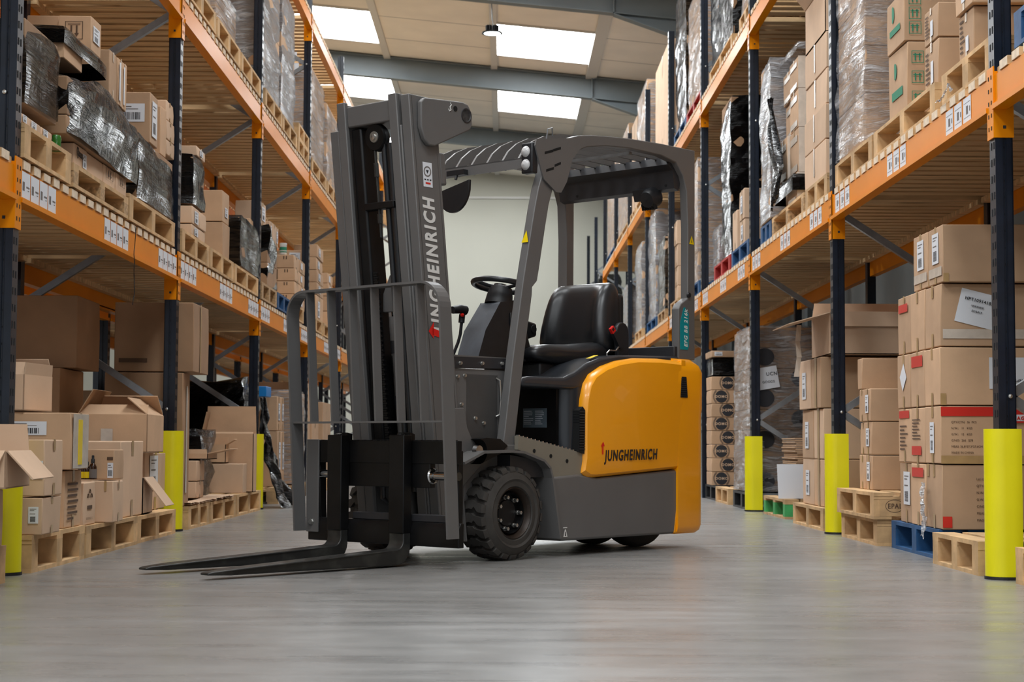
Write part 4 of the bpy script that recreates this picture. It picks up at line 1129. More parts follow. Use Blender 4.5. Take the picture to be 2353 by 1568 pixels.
def open_carton(x0, x1, y0, y1, z0, z1, label, flaps, m='cardboard', rot=0, st=(), s=-1, fl=None):
    y0, y1 = clear(y0, y1); z0 += .002
    """flaps: dict side -> angle from closed (0) over upright (90) to hanging (200); sides: C camera, B back, L -x, R +x"""
    w, d, h = x1 - x0, y1 - y0, z1 - z0; t = .005
    b = mb(m)
    b.box(-w / 2, w / 2, -d / 2, -d / 2 + t, 0, h); b.box(-w / 2, w / 2, d / 2 - t, d / 2, 0, h)
    b.box(-w / 2, -w / 2 + t, -d / 2, d / 2, 0, h); b.box(w / 2 - t, w / 2, -d / 2, d / 2, 0, h); b.box(-w / 2, w / 2, -d / 2, d / 2, 0, t)
    o = b.build('carton'); o.location = ((x0 + x1) / 2, (y0 + y1) / 2, z0); o.rotation_euler = (0, 0, rot)
    tag(o, label, 'box')
    for k, a in flaps.items():
        L_ = (fl or {}).get(k, (d if k in 'CB' else w) * .48); a = R(a)
        fb = mb(m)
        if k in 'CB':
            sg = 1 if k == 'C' else -1; p0 = (-w / 2 + .004, -sg * d / 2, h); dv = Vector((0, sg * math.cos(a), math.sin(a))) * L_; wv = Vector((w - .008, 0, 0))
        else:
            sg = 1 if k == 'L' else -1; p0 = (-sg * w / 2, -d / 2 + .004, h); dv = Vector((sg * math.cos(a), 0, math.sin(a))) * L_; wv = Vector((0, d - .008, 0))
        p0 = Vector(p0); nn = dv.cross(wv).normalized() * t
        q = [p0, p0 + wv, p0 + wv * .98 + dv, p0 + wv * .02 + dv]
        fb.add(q + [v + nn for v in q], [(0, 1, 2, 3), (7, 6, 5, 4), (0, 1, 5, 4), (1, 2, 6, 5), (2, 3, 7, 6), (3, 0, 4, 7)])
        fb.build('flap', o)
    for q in st:
        fc, kind, u0, u1, v0, v1 = q[:6]
        og, ua, va, fw_ = face(fc, w, d, h, s); nn = ua.cross(va) * .003; sb = MB()
        sticker(sb, kind, og + ua * (u0 * fw_) + va * (v0 * h) + nn, ua, va, (u1 - u0) * fw_, (v1 - v0) * h)
        sb.build('shipping_label' if kind in ('code', 'tall', 'paper') else 'packing_tape' if kind in ('tape', 'ctape') else 'printed_block', o)
    return o

def film_shell(x0, x1, y0, y1, z0, z1, m, amp=.012, seed=0, top=True, zb=None, zt=None, bag=0, res=.045, flare=0):
    """wrinkled sleeve of film round a load; zb / zt: functions of (u around 0..1, y fraction) for ragged edges"""
    w, d, h = x1 - x0, y1 - y0, z1 - z0
    b = mb(m); per = [(x0, y0), (x1, y0), (x1, y1), (x0, y1)]
    pts = []
    for i in range(4):
        a, c = Vector(per[i]), Vector(per[(i + 1) % 4]); n = max(3, int((c - a).length / res))
        for j in range(n): pts.append(a.lerp(c, j / n))
    cx, cy = (x0 + x1) / 2, (y0 + y1) / 2
    nz = max(4, int(h / res)); n = len(pts); vs = []
    for k in range(nz + 1):
        t = k / nz
        for p in pts:
            fy = (p.y - y0) / d
            a = z0 + (zb(fy) if zb else 0); c = z1 + (zt(fy) if zt else 0)
            z = a + (c - a) * t
            q = Vector((p.x, p.y, z)); qs = Vector((q.x * 6, q.y * 2.2, q.z * 7)); nv = noise.noise(qs + Vector((seed, 0, 0))) * amp + noise.noise(qs * 2.7 + Vector((seed, 5, 0))) * amp * .25
            inx = -nv; rx = (p.x - cx) / (w / 2); ry = (p.y - cy) / (d / 2)
            rd = 1 - .02 * (abs(rx) * abs(ry)) ** 6
            k2 = 1 + (flare * (1 - t) ** 4 if flare else 0)
            # tuck in slightly at the top
            tuck = 1 - .05 * max(0, (t - .93) / .07) ** 2
            dd = Vector((rx * (abs(rx) ** 3), ry * (abs(ry) ** 3)))
            vs.append((cx + (p.x - cx) * rd * k2 * tuck + dd.x * nv, cy + (p.y - cy) * rd * k2 * tuck + dd.y * nv, z + noise.noise(q * 8) * amp * .4 * t))
    fs = []
    for k in range(nz):
        for i in range(n): fs.append((k * n + i, k * n + (i + 1) % n, (k + 1) * n + (i + 1) % n, (k + 1) * n + i))
    if top: fs.append(tuple(nz * n + i for i in range(n)))
    b.add(vs, fs); return b
def load(s, X, e, f, pt, pb, depth, label, m='black_film', inner='cardboard', rows=4, cols=2, base=None, amp=.012, zb=None, zt=None, cat='wrapped load', group=None, top=True, name='wrapped_load', flare=0, y=None, z=None, film_over=.0, inner_top=None):
    """a wrapped load: cartons inside a sleeve of film; e/f photo columns of the near/far aisle corners, pt/pb rows at the near corner"""
    if y: y0, y1 = y
    else: y0, y1 = P(e, (pt + pb) / 2, s * X)[0], P(f, (pt + pb) / 2, s * X)[0]
    z1, z0 = (P(e, pt, s * X)[1], P(e, pb, s * X)[1]) if z is None else (z[1], z[0])
    if base is not None: z0 = base
    z0 += .008; y0, y1 = clear(y0 - amp, y1 + amp); y0 += amp; y1 -= amp
    root = empty(name, (s * (X + depth / 2), (y0 + y1) / 2, z0)); tag(root, label, cat, group)
    w, d, h = depth, y1 - y0, z1 - z0
    if inner:
        dh = (inner_top or h - .015) / rows
        for r_ in range(rows):
            for c in range(cols):
                b = mb(inner); ya = -d / 2 + .012 + c * (d - .024) / cols; yb = ya + (d - .024) / cols - .003
                b.box(-w / 2 + .012, w / 2 - .012, ya, yb, r_ * dh + .001, (r_ + 1) * dh - .002)
                b.build('carton', root, bevel=.004)
    fb = film_shell(-w / 2, w / 2, -d / 2, d / 2, .0, h, m, amp, seed=y0 * 3 + s, zb=zb, zt=zt, top=top, flare=flare)
    fb.build('stretch_film', root, smooth=True, angle=60)
    return root, (y0, y1, z0, z1)

A = lambda *a: a
# =================================================================== LEFT, FLOOR
GZ = .135
pallet(1.80, 5.05, 6.10, 0, 'worn wooden pallet cut off by the left picture edge, under the open carton', -1)
p1 = pallet(1.83, 6.54, 7.36, 0, 'long wooden pallet under the barcode-labelled cartons beside the left yellow guard', -1, h=.146)
p2 = pallet(1.83, 7.39, 8.42, 0, 'wooden pallet under the tall brown carton with torn card on its edge', -1, h=.14)
p3 = pallet(1.84, 8.46, 9.44, 0, 'wooden pallet under the carton with the hanging flap, left side', -1)
p4 = pallet(1.84, 9.82, 10.52, 0, 'short wooden pallet just past the second yellow guard, under torn cardboard', -1)
p5 = pallet(1.84, 10.56, 11.55, 0, 'wooden pallet with a flat cardboard sheet on its deck, left side', -1)
p6 = pallet(1.84, 11.60, 12.72, 0, 'wooden pallet under the big brown carton, beside the third left yellow guard', -1, h=.15)
# near cartons
x_ = -1.74
carton(-1, -2.30, -1.80, 5.62, 6.05, .136, .345, 'plain brown carton under the big open carton at the left edge', m='cardboard_light')
open_carton(-2.30, -1.72, 5.70, 6.16, .346, .475, 'open brown carton with folded flaps jutting out at the left picture edge', {'C': 215, 'R': 228, 'B': 100, 'L': 120}, fl={'C': .09, 'R': .13, 'B': .10, 'L': .1}, st=[('C', 'dark', .62, .86, .38, .56)], m='cardboard_light', rot=R(6))
def cart_px(pxa, pxb, pt, pb, y, dep, label, rot=0, base=None, **k):
    xa, zb_ = Q(pxa, pb, y); xb, zt_ = Q(pxb, pt, y)
    if base is not None: zb_ = base
    return carton(k.pop('s', -1), xa, xb, y, y + dep, zb_, zt_, label, rot=rot, **k), zt_
o, zt = cart_px(37, 98, 1141, 1244, 6.56, .26, 'lower of two small cartons with white barcode labels by the left guard', base=.147, m='cardboard_light', st=[('C', 'tall', .46, .86, .30, .74)], rot=R(0))
o, zt = cart_px(37, 104, 1008, 1141, 6.56, .26, 'upper small carton with white barcode label, chamfered top, by the left guard', base=zt, m='cardboard_light', st=[('C', 'tall', .52, .95, .30, .62)])
def LFst(c, r_): return [('C', 'code', .30, .66, .55, .82)] if r_ == 0 else [('C', 'code', .46, .92, .60, .86), ('A', 'ctape', .05, .95, .0, 1), ('A', 'red', 2, 2, 0, 0)]
y0, _ = P(148, 1110, -1.84); y1, _ = P(187, 1110, -1.84)
xa = -2.20
o = carton(-1, -2.28, -1.84, y0, y1, .147, .392, 'lower of two wide cartons with printed text side, behind the small barcode cartons', st=[('C', 'code', .40, .66, .58, .80), ('A', 'lines', .15, .8, .1, .8)], m='cardboard')
o = carton(-1, -2.32, -1.81, y0 - .05, y1, .393, .635, 'upper wide carton wrapped in clear tape with a yellow sticker', st=[('C', 'code', .40, .80, .60, .84), ('A', 'ctape', .05, .95, .02, .98)], m='cardboard', rot=R(2))
b = mb('warning').box(.0012, .004, -.05, .02, -.10, .09); yo = b.build('yellow_sticker', o); yo.location = (.258, .0, .12)
open_carton(-2.30, -1.98, 7.0, 7.30, .637, .79, 'crushed pale carton with open flaps and clear tape, on the wide cartons', {'C': 60, 'R': 95, 'L': 120, 'B': 70}, fl={'C': .06, 'R': .05, 'L': .06, 'B': .08}, m='cardboard_light', rot=R(-7), st=[('C', 'ctape', .5, .62, .2, .9)])
# smiling-print carton and the row behind
ya, _ = P(189, 1180, -1.84); yb, _ = P(207, 1180, -1.84)
o = carton(-1, -2.2, -1.85, 7.40, 7.62, .141, .335, 'narrow carton with dark printed leaf mark on its aisle side', m='cardboard_light', tape=False, st=[('A', 'lines', .2, .8, .12, .18)])
b = mb('print_ink')
for (cy, cz) in ((-.03, .12), (.0, .14), (.03, .12)):
    b.tube([(.0, cy + .012 * math.cos(a_), cz + .018 * math.sin(a_)) for a_ in [PI * i / 6 for i in range(7)]], .0022, 5)
b.box(-.001, .001, -.04, .04, .07, .086); q_ = b.build('printed_leaf_mark', o); q_.location = (.178, 0, 0)
o, zt = cart_px(207, 261, 1104, 1213, 7.72, .20, 'small plain carton standing below the bottles, left side', base=.141, m='cardboard_light', st=[('C', 'tape', .60, .70, .75, 1)])
o, zt2 = cart_px(192, 262, 1031, 1104, 7.78, .20, 'small brown carton with barcode label behind the dropper bottles', base=zt + .002, m='cardboard', tape=False, st=[('C', 'code', .80, .99, .05, .55), ('C', 'dark', .78, .98, .64, .74)])
zb = zt + .003
for i, px in enumerate((188, 199, 213)):
    x, z = Q(px, 1060, 7.74); g_ = empty('dropper_bottle', (x, 7.745, zb), 0); hh = .045 + (i == 2) * .012
    mb('bottle_glass').lathe([(0, 0), (.017, 0), (.018, .004), (.018, hh), (.012, hh + .012), (.007, hh + .016), (.007, hh + .022)], (0, 0, 0), 'z', 18).build('glass_bottle', g_, smooth=True)
    mb('black_plastic').lathe([(.009, hh + .018), (.009, hh + .034), (.006, hh + .038), (.006, hh + .052), (.0, hh + .055)], (0, 0, 0), 'z', 14).build('dropper_cap', g_, smooth=True)
    mb('warning' if i < 2 else 'ink_faint').lathe([(.0182, .006), (.0184, .006), (.0184, hh - .01), (.0182, hh - .01)], (0, 0, 0), 'z', 18).build('bottle_label', g_)
    tag(g_, ['leftmost dark dropper bottle with yellow label beside the small carton', 'middle dark dropper bottle with yellow label beside the small carton', 'taller dark dropper bottle with grey label, nearest the aisle'][i], 'bottle', 'dropper bottles on the left cartons')
o, e_, z_ = stack(-1, 1.86, 274, 325, (1203, 1012), .42, 'tall upright brown carton with taped seams beside the small cartons', base=.141, m='cardboard_light', tape=2)
o, e_, z_ = stack(-1, 1.94, 331, 377, (1190, 1040), .40, 'carton with a long white label strip under the open carton', base=.137, m='cardboard_light', st=lambda c, r_: [('A', 'tall', .2, .6, .35, .95)])
zt = z_[-1]
xr, _ = Q(350, 1000, 8.95)
open_carton(xr - .36, xr + .0, 8.78, 9.28, zt, zt + .20, 'large open carton with roof-like flaps beside the second post', {'C': 32, 'B': 35, 'R': 40, 'L': 60}, fl={'C': .10, 'B': .18, 'R': .14, 'L': .15}, st=[('C', 'ctape', .33, .50, .0, .62)], rot=R(2))
o = open_carton(-2.24, -1.86, 8.67, 8.90, .137, .325, 'low open carton with one flap hanging over the pallet edge', {'R': 232, 'C': 60}, fl={'R': .185, 'C': .05}, m='cardboard_light')
# the four huge cartons, the deep shade put into their darker card colour
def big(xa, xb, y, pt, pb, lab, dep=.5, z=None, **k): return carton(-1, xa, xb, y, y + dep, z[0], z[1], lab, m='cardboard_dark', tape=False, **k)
big(-2.85, -2.36, 8.9, 0, 0, 'huge shaded brown carton at far left, lower layer under the rack', z=(.137, .905))
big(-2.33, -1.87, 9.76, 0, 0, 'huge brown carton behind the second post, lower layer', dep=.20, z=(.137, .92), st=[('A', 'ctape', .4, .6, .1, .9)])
big(-2.85, -2.30, 9.0, 0, 0, 'huge brown carton at far left, upper layer in the shade', z=(.906, 1.30))
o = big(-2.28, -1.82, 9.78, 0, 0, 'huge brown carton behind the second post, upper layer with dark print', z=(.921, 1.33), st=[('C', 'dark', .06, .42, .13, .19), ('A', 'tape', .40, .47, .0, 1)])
# past the second guard
o, e_, z_ = stack(-1, 1.92, 414, 430, (1190, 1016), .25, 'tall thin carton just behind the second yellow guard', base=.136, m='cardboard_light')
o, e_, z_ = stack(-1, 1.93, 452, 470, (1160, 1106, 1058), .30, 'small pale carton stacked on the card sheet past the second guard', splits=(), base=.159, m='cardboard_light', st=lambda c, r_: [('C', 'tall', .62, .78, .15, .85)], tape=2)
open_carton(-2.25, -1.88, 10.66, 11.0, z_[-1] + .002, z_[-1] + .04, 'shallow open carton with one long flap sticking out over the aisle', {'R': 168, 'C': 70}, fl={'R': .14, 'C': .03}, m='cardboard')
o, e_, z_ = stack(-1, 1.85, 557, 566, (1141, 1065), .36, 'wide brown carton on the pallet before the third yellow guard', base=.151, m='cardboard_light', tape=False)
y_ = 12.02; zt = z_[-1]
xb, z1 = Q(579, 997, y_); xa, z2 = Q(458, 1090, y_)
o = open_carton(xa, xb, 12.10, 12.26, .151, z1, 'big open brown carton with its rear flap standing straight up', {'B': 90, 'L': 78, 'C': 15, 'R': 65}, fl={'B': .20, 'L': .16, 'C': .05, 'R': .0})
y_ = e_[0] - .02
xa, za = Q(482, 1068, y_ + .05); xb, zb2 = Q(520, 1022, y_ + .05)
o = open_carton(xa, xb, y_ + .03, y_ + .16, zt, zb2, 'tiny open taped carton standing on the wide brown carton', {'L': 140, 'R': 150, 'B': 88, 'C': 60}, fl={'L': .06, 'R': .07, 'B': .05, 'C': .0}, m='cardboard')
# torn card sheets
for (ya, yb, zz, lab) in ((9.84, 10.56, .1425, 'torn brown cardboard sheet lying on the short pallet past the second guard'), (10.6, 11.5, .1425, 'flat cardboard sheet lying on the pallet under the small pale cartons')):
    b = mb('cardboard_light'); n = 24; vs = []
    for i in range(n + 1):
        yy = ya + (yb - ya) * i / n; vs += [(-1.83 + RG.uniform(-.018, .012), yy, RG.uniform(-.003, .003) - .003), (-1.905 if ya < 10 else -2.5, yy, 0)]
    vs2 = [(v[0], v[1], v[2] + .006) for v in vs]
    fs = [(2 * i, 2 * i + 2, 2 * i + 3, 2 * i + 1) for i in range(n)]
    b.add([(v[0], v[1] - ya, v[2] + .006) for v in vs], fs); b.add([(v[0], v[1] - ya, v[2] + .008) for v in vs2], fs)
    o = b.build('cardboard_sheet'); o.location = (0, ya, zz); tag(o, lab, 'cardboard')
# dark wrapped heap before the third post and its trailing film
rt_, _ = load(-1, 2.02, 560, 590, 880, 1150, .72, 'large dark load under crumpled black film behind the third post', y=(12.85, 13.7), z=(.15, .98), amp=.05, inner=None, zt=lambda f_: .05 * math.sin(f_ * 5))
rt_, _ = load(-1, 2.02, 560, 590, 880, 1150, .75, 'low dark heap in black film behind the upright-flap carton', y=(11.2, 11.70), z=(.15, .60), amp=.05, inner=None)
b = mb('black_film'); n, k_ = 16, 26; vs = []
for i in range(n + 1):
    for j in range(k_ + 1):
        u, v = i / n, j / k_; z = .86 * (1 - v) ** .9
        x = -1.90 + .02 * math.sin(u * 9 + v * 5) + .20 * v * v + noise.noise(Vector((u * 5, v * 6, 3))) * .06 * (0.4 + v)
        y = 13.0 + u * .62 * (.5 + .5 * v) + noise.noise(Vector((u * 4, v * 7, 8))) * .05
        vs.append((x, y - 13.3, max(z + noise.noise(Vector((u * 8, v * 3, 1))) * .02, .006)))
fs = [(i * (k_ + 1) + j, (i + 1) * (k_ + 1) + j, (i + 1) * (k_ + 1) + j + 1, i * (k_ + 1) + j + 1) for i in range(n) for j in range(k_)]
o = b.add(vs, fs).build('loose_film', smooth=True, angle=80); o.location = (0, 13.3, 0); tag(o, 'long black plastic film trailing to the floor behind the third guard', 'plastic film')
open_carton(-2.55, -2.22, 11.2, 11.6, .98, 1.12, 'open carton with raised flaps in the shade behind the second post', {'C': 160, 'R': 35, 'L': 50}, fl={'C': .05, 'R': .17, 'L': .12}, m='cardboard', st=[('C', 'tall', .75, .95, .1, .7)])
load(-1, 2.45, 0, 0, 0, 0, .33, 'dark wrapped block carrying the open carton in the shade', y=(12.02, 12.6), z=(.15, .93), amp=.03, inner=None)
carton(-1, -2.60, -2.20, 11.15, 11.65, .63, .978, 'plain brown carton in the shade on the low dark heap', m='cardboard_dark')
# beyond the third guard
stack(-1, 1.93, 637, 652, (1140, 990, 910), .30, 'taped brown carton with label past the trailing black film', base=.136, splits=(645,), m='cardboard', st=lambda c, r_: [('A', 'tall', .3, .8, .3, .8)])
pallet(1.88, 14.0, 14.72, 0, 'wooden pallet under clear-wrapped cartons past the trailing black film', -1)
pallet(1.88, 14.76, 15.72, 0, 'wooden pallet under the clear film load behind the backrest frame', -1)
load(-1, 1.86, 0, 0, 0, 0, .8, 'tall clear-wrapped cartons on a pallet, left side past the third post', m='clear_film', y=(14.80, 15.7), z=(.14, .98), amp=.02, rows=4, cols=2, flare=.03)
o = carton(-1, -2.2, -1.97, 13.86, 14.14, .89, .98, 'small bright blue bin lying on the cartons past the third post', m='blue_plastic', tape=False, name='storage_bin', cat='bin')
carton(-1, -2.7, -2.3, 14.0, 14.6, 1.0, 1.18, 'open-topped brown carton above the clear-wrapped cartons, deep in the rack', m='cardboard', tape=False) if False else None
for i, (ya, yb, zt_, mm, lab) in enumerate(((15.80, 16.06, .96, 'cardboard', 'tall brown carton seen through the forklift backrest, nearest the blue post'), (16.25, 16.8, 1.10, 'cardboard', 'tallest brown carton seen through the forklift backrest'), (17.0, 17.6, .80, 'cardboard', 'stubby brown carton seen through the forklift backrest'), (18.0, 18.8, .95, 'cardboard', 'brown carton behind the far fork of the truck, deep in the aisle'))):
    carton(-1, -2.5, -1.95, ya, yb, .137, zt_, lab, m=mm)
    pallet(1.90, ya - .05, yb + .05, 0, ['wooden pallet under the carton nearest the blue post behind the backrest', 'wooden pallet under the tallest carton behind the backrest', 'wooden pallet under the stubby carton behind the backrest', 'wooden pallet behind the far fork, deep in the aisle'][i], -1)

# =================================================================== LEFT, FIRST LEVEL
Z1 = DL[0] + .002
XL = 1.885
lev = []
def Lp(a, c, lab, z=Z1, m='wood', h=.135, X=XL, bm=None, s=-1): return pallet(X, P(a, 400, s * X)[0], P(c, 400, s * X)[0], z, lab, s, m=m, h=h, blockm=bm)
Lp(26, 163, 'wooden pallet on the left first shelf next to the nearest post')
Lp(169, 296, 'pallet with chipboard blocks on the left first shelf, second from the nearest post', bm='chipboard', h=.105)
Lp(299, 404, 'pallet on the left first shelf under the black load against the second post', bm='wood')
pyz = lambda px, z, X, s=-1: None
T1 = Z1 + .136
# cartons below the black wraps
stack(-1, 1.90, 31, 122, (300, 243), .60, 'pale labelled carton on the nearest left shelf pallet', splits=(69, 97), base=T1, m='cardboard_light', st=lambda c, r_: [('A', 'tall', .1, .55, .15, .85)], colnames=['nearest', 'second', 'far'], tape=False)
load(-1, 1.89, 0, 0, 0, 0, .75, 'black-wrapped load nearest the left post, wrap torn over pale cartons', m='dark_film', y=(6.52, 7.04), z=(1.835, 2.20), amp=.02, rows=2, cols=2, zt=lambda f_: -.02, inner='cardboard_dark', zb=lambda f_: .02 * f_)
stack(-1, 1.90, 170, 292, (380, 325), .60, 'pale carton with handwritten script under the torn black wrap', splits=(201, 240, 268), base=T1 - .030, m='cardboard_light', st=lambda c, r_: [('A', 'tall', .62, .92, .1, .75)] if c == 0 else [('A', 'arrows', .2, .8, .4, .9)] if c > 1 else (), colnames=['nearest', 'second', 'third', 'far'], tape=False)
stack(-1, 1.93, 140, 200, (250, 200), .55, 'brown carton showing in the gap of the torn black wrap', base=T1 + .155 + .20, m='cardboard', st=lambda c, r_: [('C', 'arrows', .55, .92, .1, .9)]) if False else None
load(-1, 1.875, 0, 0, 0, 0, .72, 'broad load in torn glossy black film, second pallet of the left shelf', m='black_film', y=(7.12, 8.50), z=(1.822, 2.10), amp=.03, inner='cardboard_dark', rows=3, cols=3, zb=lambda f_: .01 - .02 * f_, zt=lambda f_: .0 + .07 * math.sin(f_ * 3) - .02 * math.sin(f_ * 9))
o = carton(-1, -2.46, -1.95, 7.30, 7.62, 2.20, 2.342, 'brown carton bound by a black film band, above the torn load', st=[('C', 'arrows', .68, .86, .05, .75)], tape=False)
film_band = film_shell(-2.50, -1.93, 7.26, 8.05, 2.26, 2.34, 'black_film', .012, 4, top=False).build('film_band', smooth=True); tag(film_band, 'narrow black film band round the cartons above the torn load', 'plastic film')
stack(-1, 1.95, 208, 232, (120, 32), .155, 'carton with two printed down arrows, upper left, beside its twin', base=2.345, m='cardboard', st=lambda c, r_: [('C', 'arrows', .22, .76, .30, .82), ('A', 'tall', .15, .8, .3, .75)], tape=False)
stack(-1, 2.112, 133, 150, (120, 32), .15, 'carton with printed arrows, upper left, further into the rack', base=2.345, m='cardboard', st=lambda c, r_: [('C', 'arrows', .3, .85, .1, .65)], tape=False)
stack(-1, 1.95, 252, 292, (190, 110), .30, 'small carton in the row behind the printed-arrow cartons', splits=(270, 282), base=2.20, m='cardboard', colnames=['nearest', 'middle', 'far'], st=lambda c, r_: [('A', 'paper', .1, .4, .1, .9)] if c else ())
load(-1, 1.885, 318, 402, 300, 500, .30, 'black-wrapped load against the second post with glossy streaks', m='dark_film', base=T1, amp=.02, rows=3, cols=2, inner='cardboard_dark', zt=lambda f_: -.06 * f_)
zt_ = P(318, 300, -1.885)[1]
stack(-1, 1.90, 344, 363, (296, 208), .34, 'carton with large barcode label on the black load by the second post', base=zt_ + .0, m='cardboard', st=lambda c, r_: [('C', 'code', .40, .92, .40, .76), ('A', 'tall', .2, .8, .15, .85)], tape=False)
stack(-1, 1.92, 366, 380, (340, 240), .25, 'narrow carton behind the large barcode carton', base=zt_, m='cardboard', tape=False)
stack(-1, 1.92, 382, 400, (360, 318, 272, 226), .25, 'small carton in the pile touching the second post', base=zt_ + .03, m='cardboard_light')
# past the second post
Lp(409, 484, 'pallet on the left first shelf just past the second post')
Lp(486, 540, 'pallet under two tall plain cartons, left first shelf')
Lp(543, 597, 'pallet under the square black-wrapped block, left first shelf')
stack(-1, 1.89, 440, 473, (548, 512, 470), .40, 'small carton with barcode under the tall black wrap', splits=(458,), base=T1, m='cardboard_light', st=lambda c, r_: [('A', 'tall', .3, .8, .1, .8)] if c == 0 else (), tape=False)
zc = P(440, 470, -1.89)[1]
load(-1, 1.885, 446, 474, 352, 480, .32, 'tall black-wrapped load just past the second post', m='black_film', base=zc + .005, amp=.02, inner='cardboard_dark', rows=2, cols=1)
zt_ = P(446, 352, -1.885)[1]
stack(-1, 1.90, 452, 472, (350, 332), .35, 'flat carton on top of the tall black load past the second post', base=zt_ + .016, m='cardboard_light', st=lambda c, r_: [('A', 'tall', .3, .7, .2, .8)])
stack(-1, 1.95, 511, 527, (588, 508, 434), .28, 'tall plain carton of the pair past the black load', base=T1, m='cardboard', st=lambda c, r_: [('A', 'tall', .35, .75, .2, .5)] if r_ else (), tape=False)
load(-1, 1.885, 553, 596, 492, 592, .22, 'square black-wrapped block before the third post', m='dark_film', base=T1 + .0, amp=.02, inner='cardboard_dark', rows=2, cols=2)
stack(-1, 1.95, 572, 584, (520, 500), .15, 'low carton showing above the square black block', base=P(553, 492, -1.885)[1] + .002, m='cardboard')
Lp(600, 640, 'dark old pallet under the sagging black film past the third post', m='chipboard')
Lp(642, 671, 'blue pallet on the left first shelf', m='blue_wood')
Lp(673, 702, 'pallet on the left first shelf before the fourth post')
load(-1, 1.89, 617, 640, 545, 660, .45, 'sagging black film load past the third post', m='black_film', base=T1, amp=.05, inner='cardboard_dark', rows=2, cols=1, zt=lambda f_: .10 - .25 * f_)
stack(-1, 2.0, 598, 612, (560, 512, 458), .2, 'carton in the tall pile behind the third post', base=2.27, m='cardboard_light', st=lambda c, r_: [('A', 'tall', .3, .8, .2, .8)])
stack(-1, 1.98, 619, 640, (560, 506), .3, 'carton in the row above the sagging black film', base=2.20, splits=(624, 633), m='cardboard_light', colnames=['nearest', 'middle', 'far'], st=lambda c, r_: [('A', 'tall', .3, .8, .2, .8)] if c != 1 else ())
o_, e_, z_ = stack(-1, 1.92, 676, 700, (704, 675, 645, 615, 584), .30, 'brown carton in the printed stack above the blue pallet', base=T1, splits=(688,), m='cardboard', st=lambda c, r_: [('C', 'dark', .45, .48, .1, .9), ('C', 'dark', .68, .71, .65, .9), ('C', 'dark', .76, .79, .65, .9)] if c == 0 else [('A', 'paper', .2, .5, .3, .8)])
zz = z_[-1]
tub = empty('plastic_tub', (-2.03, e_[0] + .05, zz + .002)); 
mb('tub_white').lathe([(0, 0), (.030, 0), (.032, .003), (.032, .085), (.034, .088), (.034, .105), (.0, .107)], (0, 0, 0), 'z', 28).build('tub_body', tub, smooth=True)
mb('green_ink').lathe([(.0322, .018), (.0326, .018), (.0326, .028), (.0322, .028)], (0, 0, 0), 'z', 28).lathe([(.0322, .038), (.0326, .038), (.0326, .068), (.0322, .068)], (0, 0, 0), 'z', 28).build('green_label', tub)
tag(tub, 'white plastic tub with green bands on the printed brown cartons', 'tub')
o, _ = None, None
stack(-1, 1.99, 694, 702, (618, 574), .32, 'flat-topped carton with large white label beside the white tub', base=zz + .002, m='cardboard', st=lambda c, r_: [('C', 'code', .62, .95, .2, .85)])
Lp(712, 745, 'pallet on the left first shelf seen above the backrest, past the fourth post')
o_, e_, z_ = stack(-1, 1.95, 727, 742, (715, 677, 648, 619, 590, 560), .24, 'brown labelled carton in the stack past the fourth post', base=T1, m='cardboard', st=lambda c, r_: [('A', 'tall', .2, .5, .2, .8)])
o_, e_, z_ = stack(-1, 1.95, 753, 764, (750, 715, 680, 650, 626), .24, 'carton in the last left shelf stack before the mast', base=T1, m='cardboard', st=lambda c, r_: [('A', 'paper', .2, .5, .2, .8)])
Lp(748, 776, 'pallet on the left first shelf nearest the mast')
# dangling black cord from the beam
b = mb('black_plastic'); path = []
for i in range(26):
    t = i / 25; path.append((-1.876 + .002 * math.sin(t * 17), P(298, 600, -1.9)[0] + .010 * math.sin(t * 11) + .004 * math.sin(t * 31), 1.60 - t * .40))
o = b.tube(path, .0022, 5).build('cord'); tag(o, 'thin dark cord hanging over the left orange beam', 'cord')

# =================================================================== LEFT, SECOND LEVEL
Z2 = DL[1] + .002; T2 = Z2 + .136
def L2p(ya, yb, lab): return pallet(XL, ya, yb, Z2, lab, -1)
L2p(9.75, 10.75, 'pallet on the left upper shelf, cut by the picture top'); L2p(10.80, 11.75, 'pallet on the left upper shelf under the small clear load'); L2p(11.8, 12.75, 'pallet on the left upper shelf just before the third post')
L2p(13.0, 14.0, 'pallet on the left upper shelf under the first silvery load'); L2p(14.05, 15.0, 'pallet on the left upper shelf under the second silvery load')
L2p(15.1, 15.95, 'bare pallet on the left upper shelf before the fourth post'); pallet(XL, 15.12, 15.93, T2, 'second bare pallet stacked on the bare one, left upper shelf', -1)
L2p(16.2, 17.5, 'pallet on the left upper shelf under the clear-wrapped brown cartons')
for (ya, yb, zt_, lab, mm, amp) in ((9.8, 10.7, 4.3, 'clear-wrapped load at the top left, nearest on the upper shelf', 'clear_film', .02),
        (10.85, 11.7, 3.55, 'small clear-wrapped load with red marks on the upper shelf', 'clear_film', .04),
        (13.0, 13.95, 4.40, 'tall silvery wrapped load on the left upper shelf, nearer of two', 'milky_film', .02),
        (14.05, 14.95, 4.40, 'tall silvery wrapped load on the left upper shelf, farther of two', 'milky_film', .02),
        (16.3, 17.4, 4.22, 'clear-wrapped brown cartons with paper notes on the left upper shelf', 'clear_film', .015),
        (17.7, 18.8, 4.15, 'glossy clear-wrapped load nearest the mast on the upper shelf', 'clear_film', .02)):
    load(-1, 1.90, 0, 0, 0, 0, .85, lab, m=mm, y=(ya, yb), z=(T2, zt_), amp=amp, rows=4, cols=2, inner='cardboard')
L2p(17.65, 18.85, 'pallet on the left upper shelf nearest the mast')
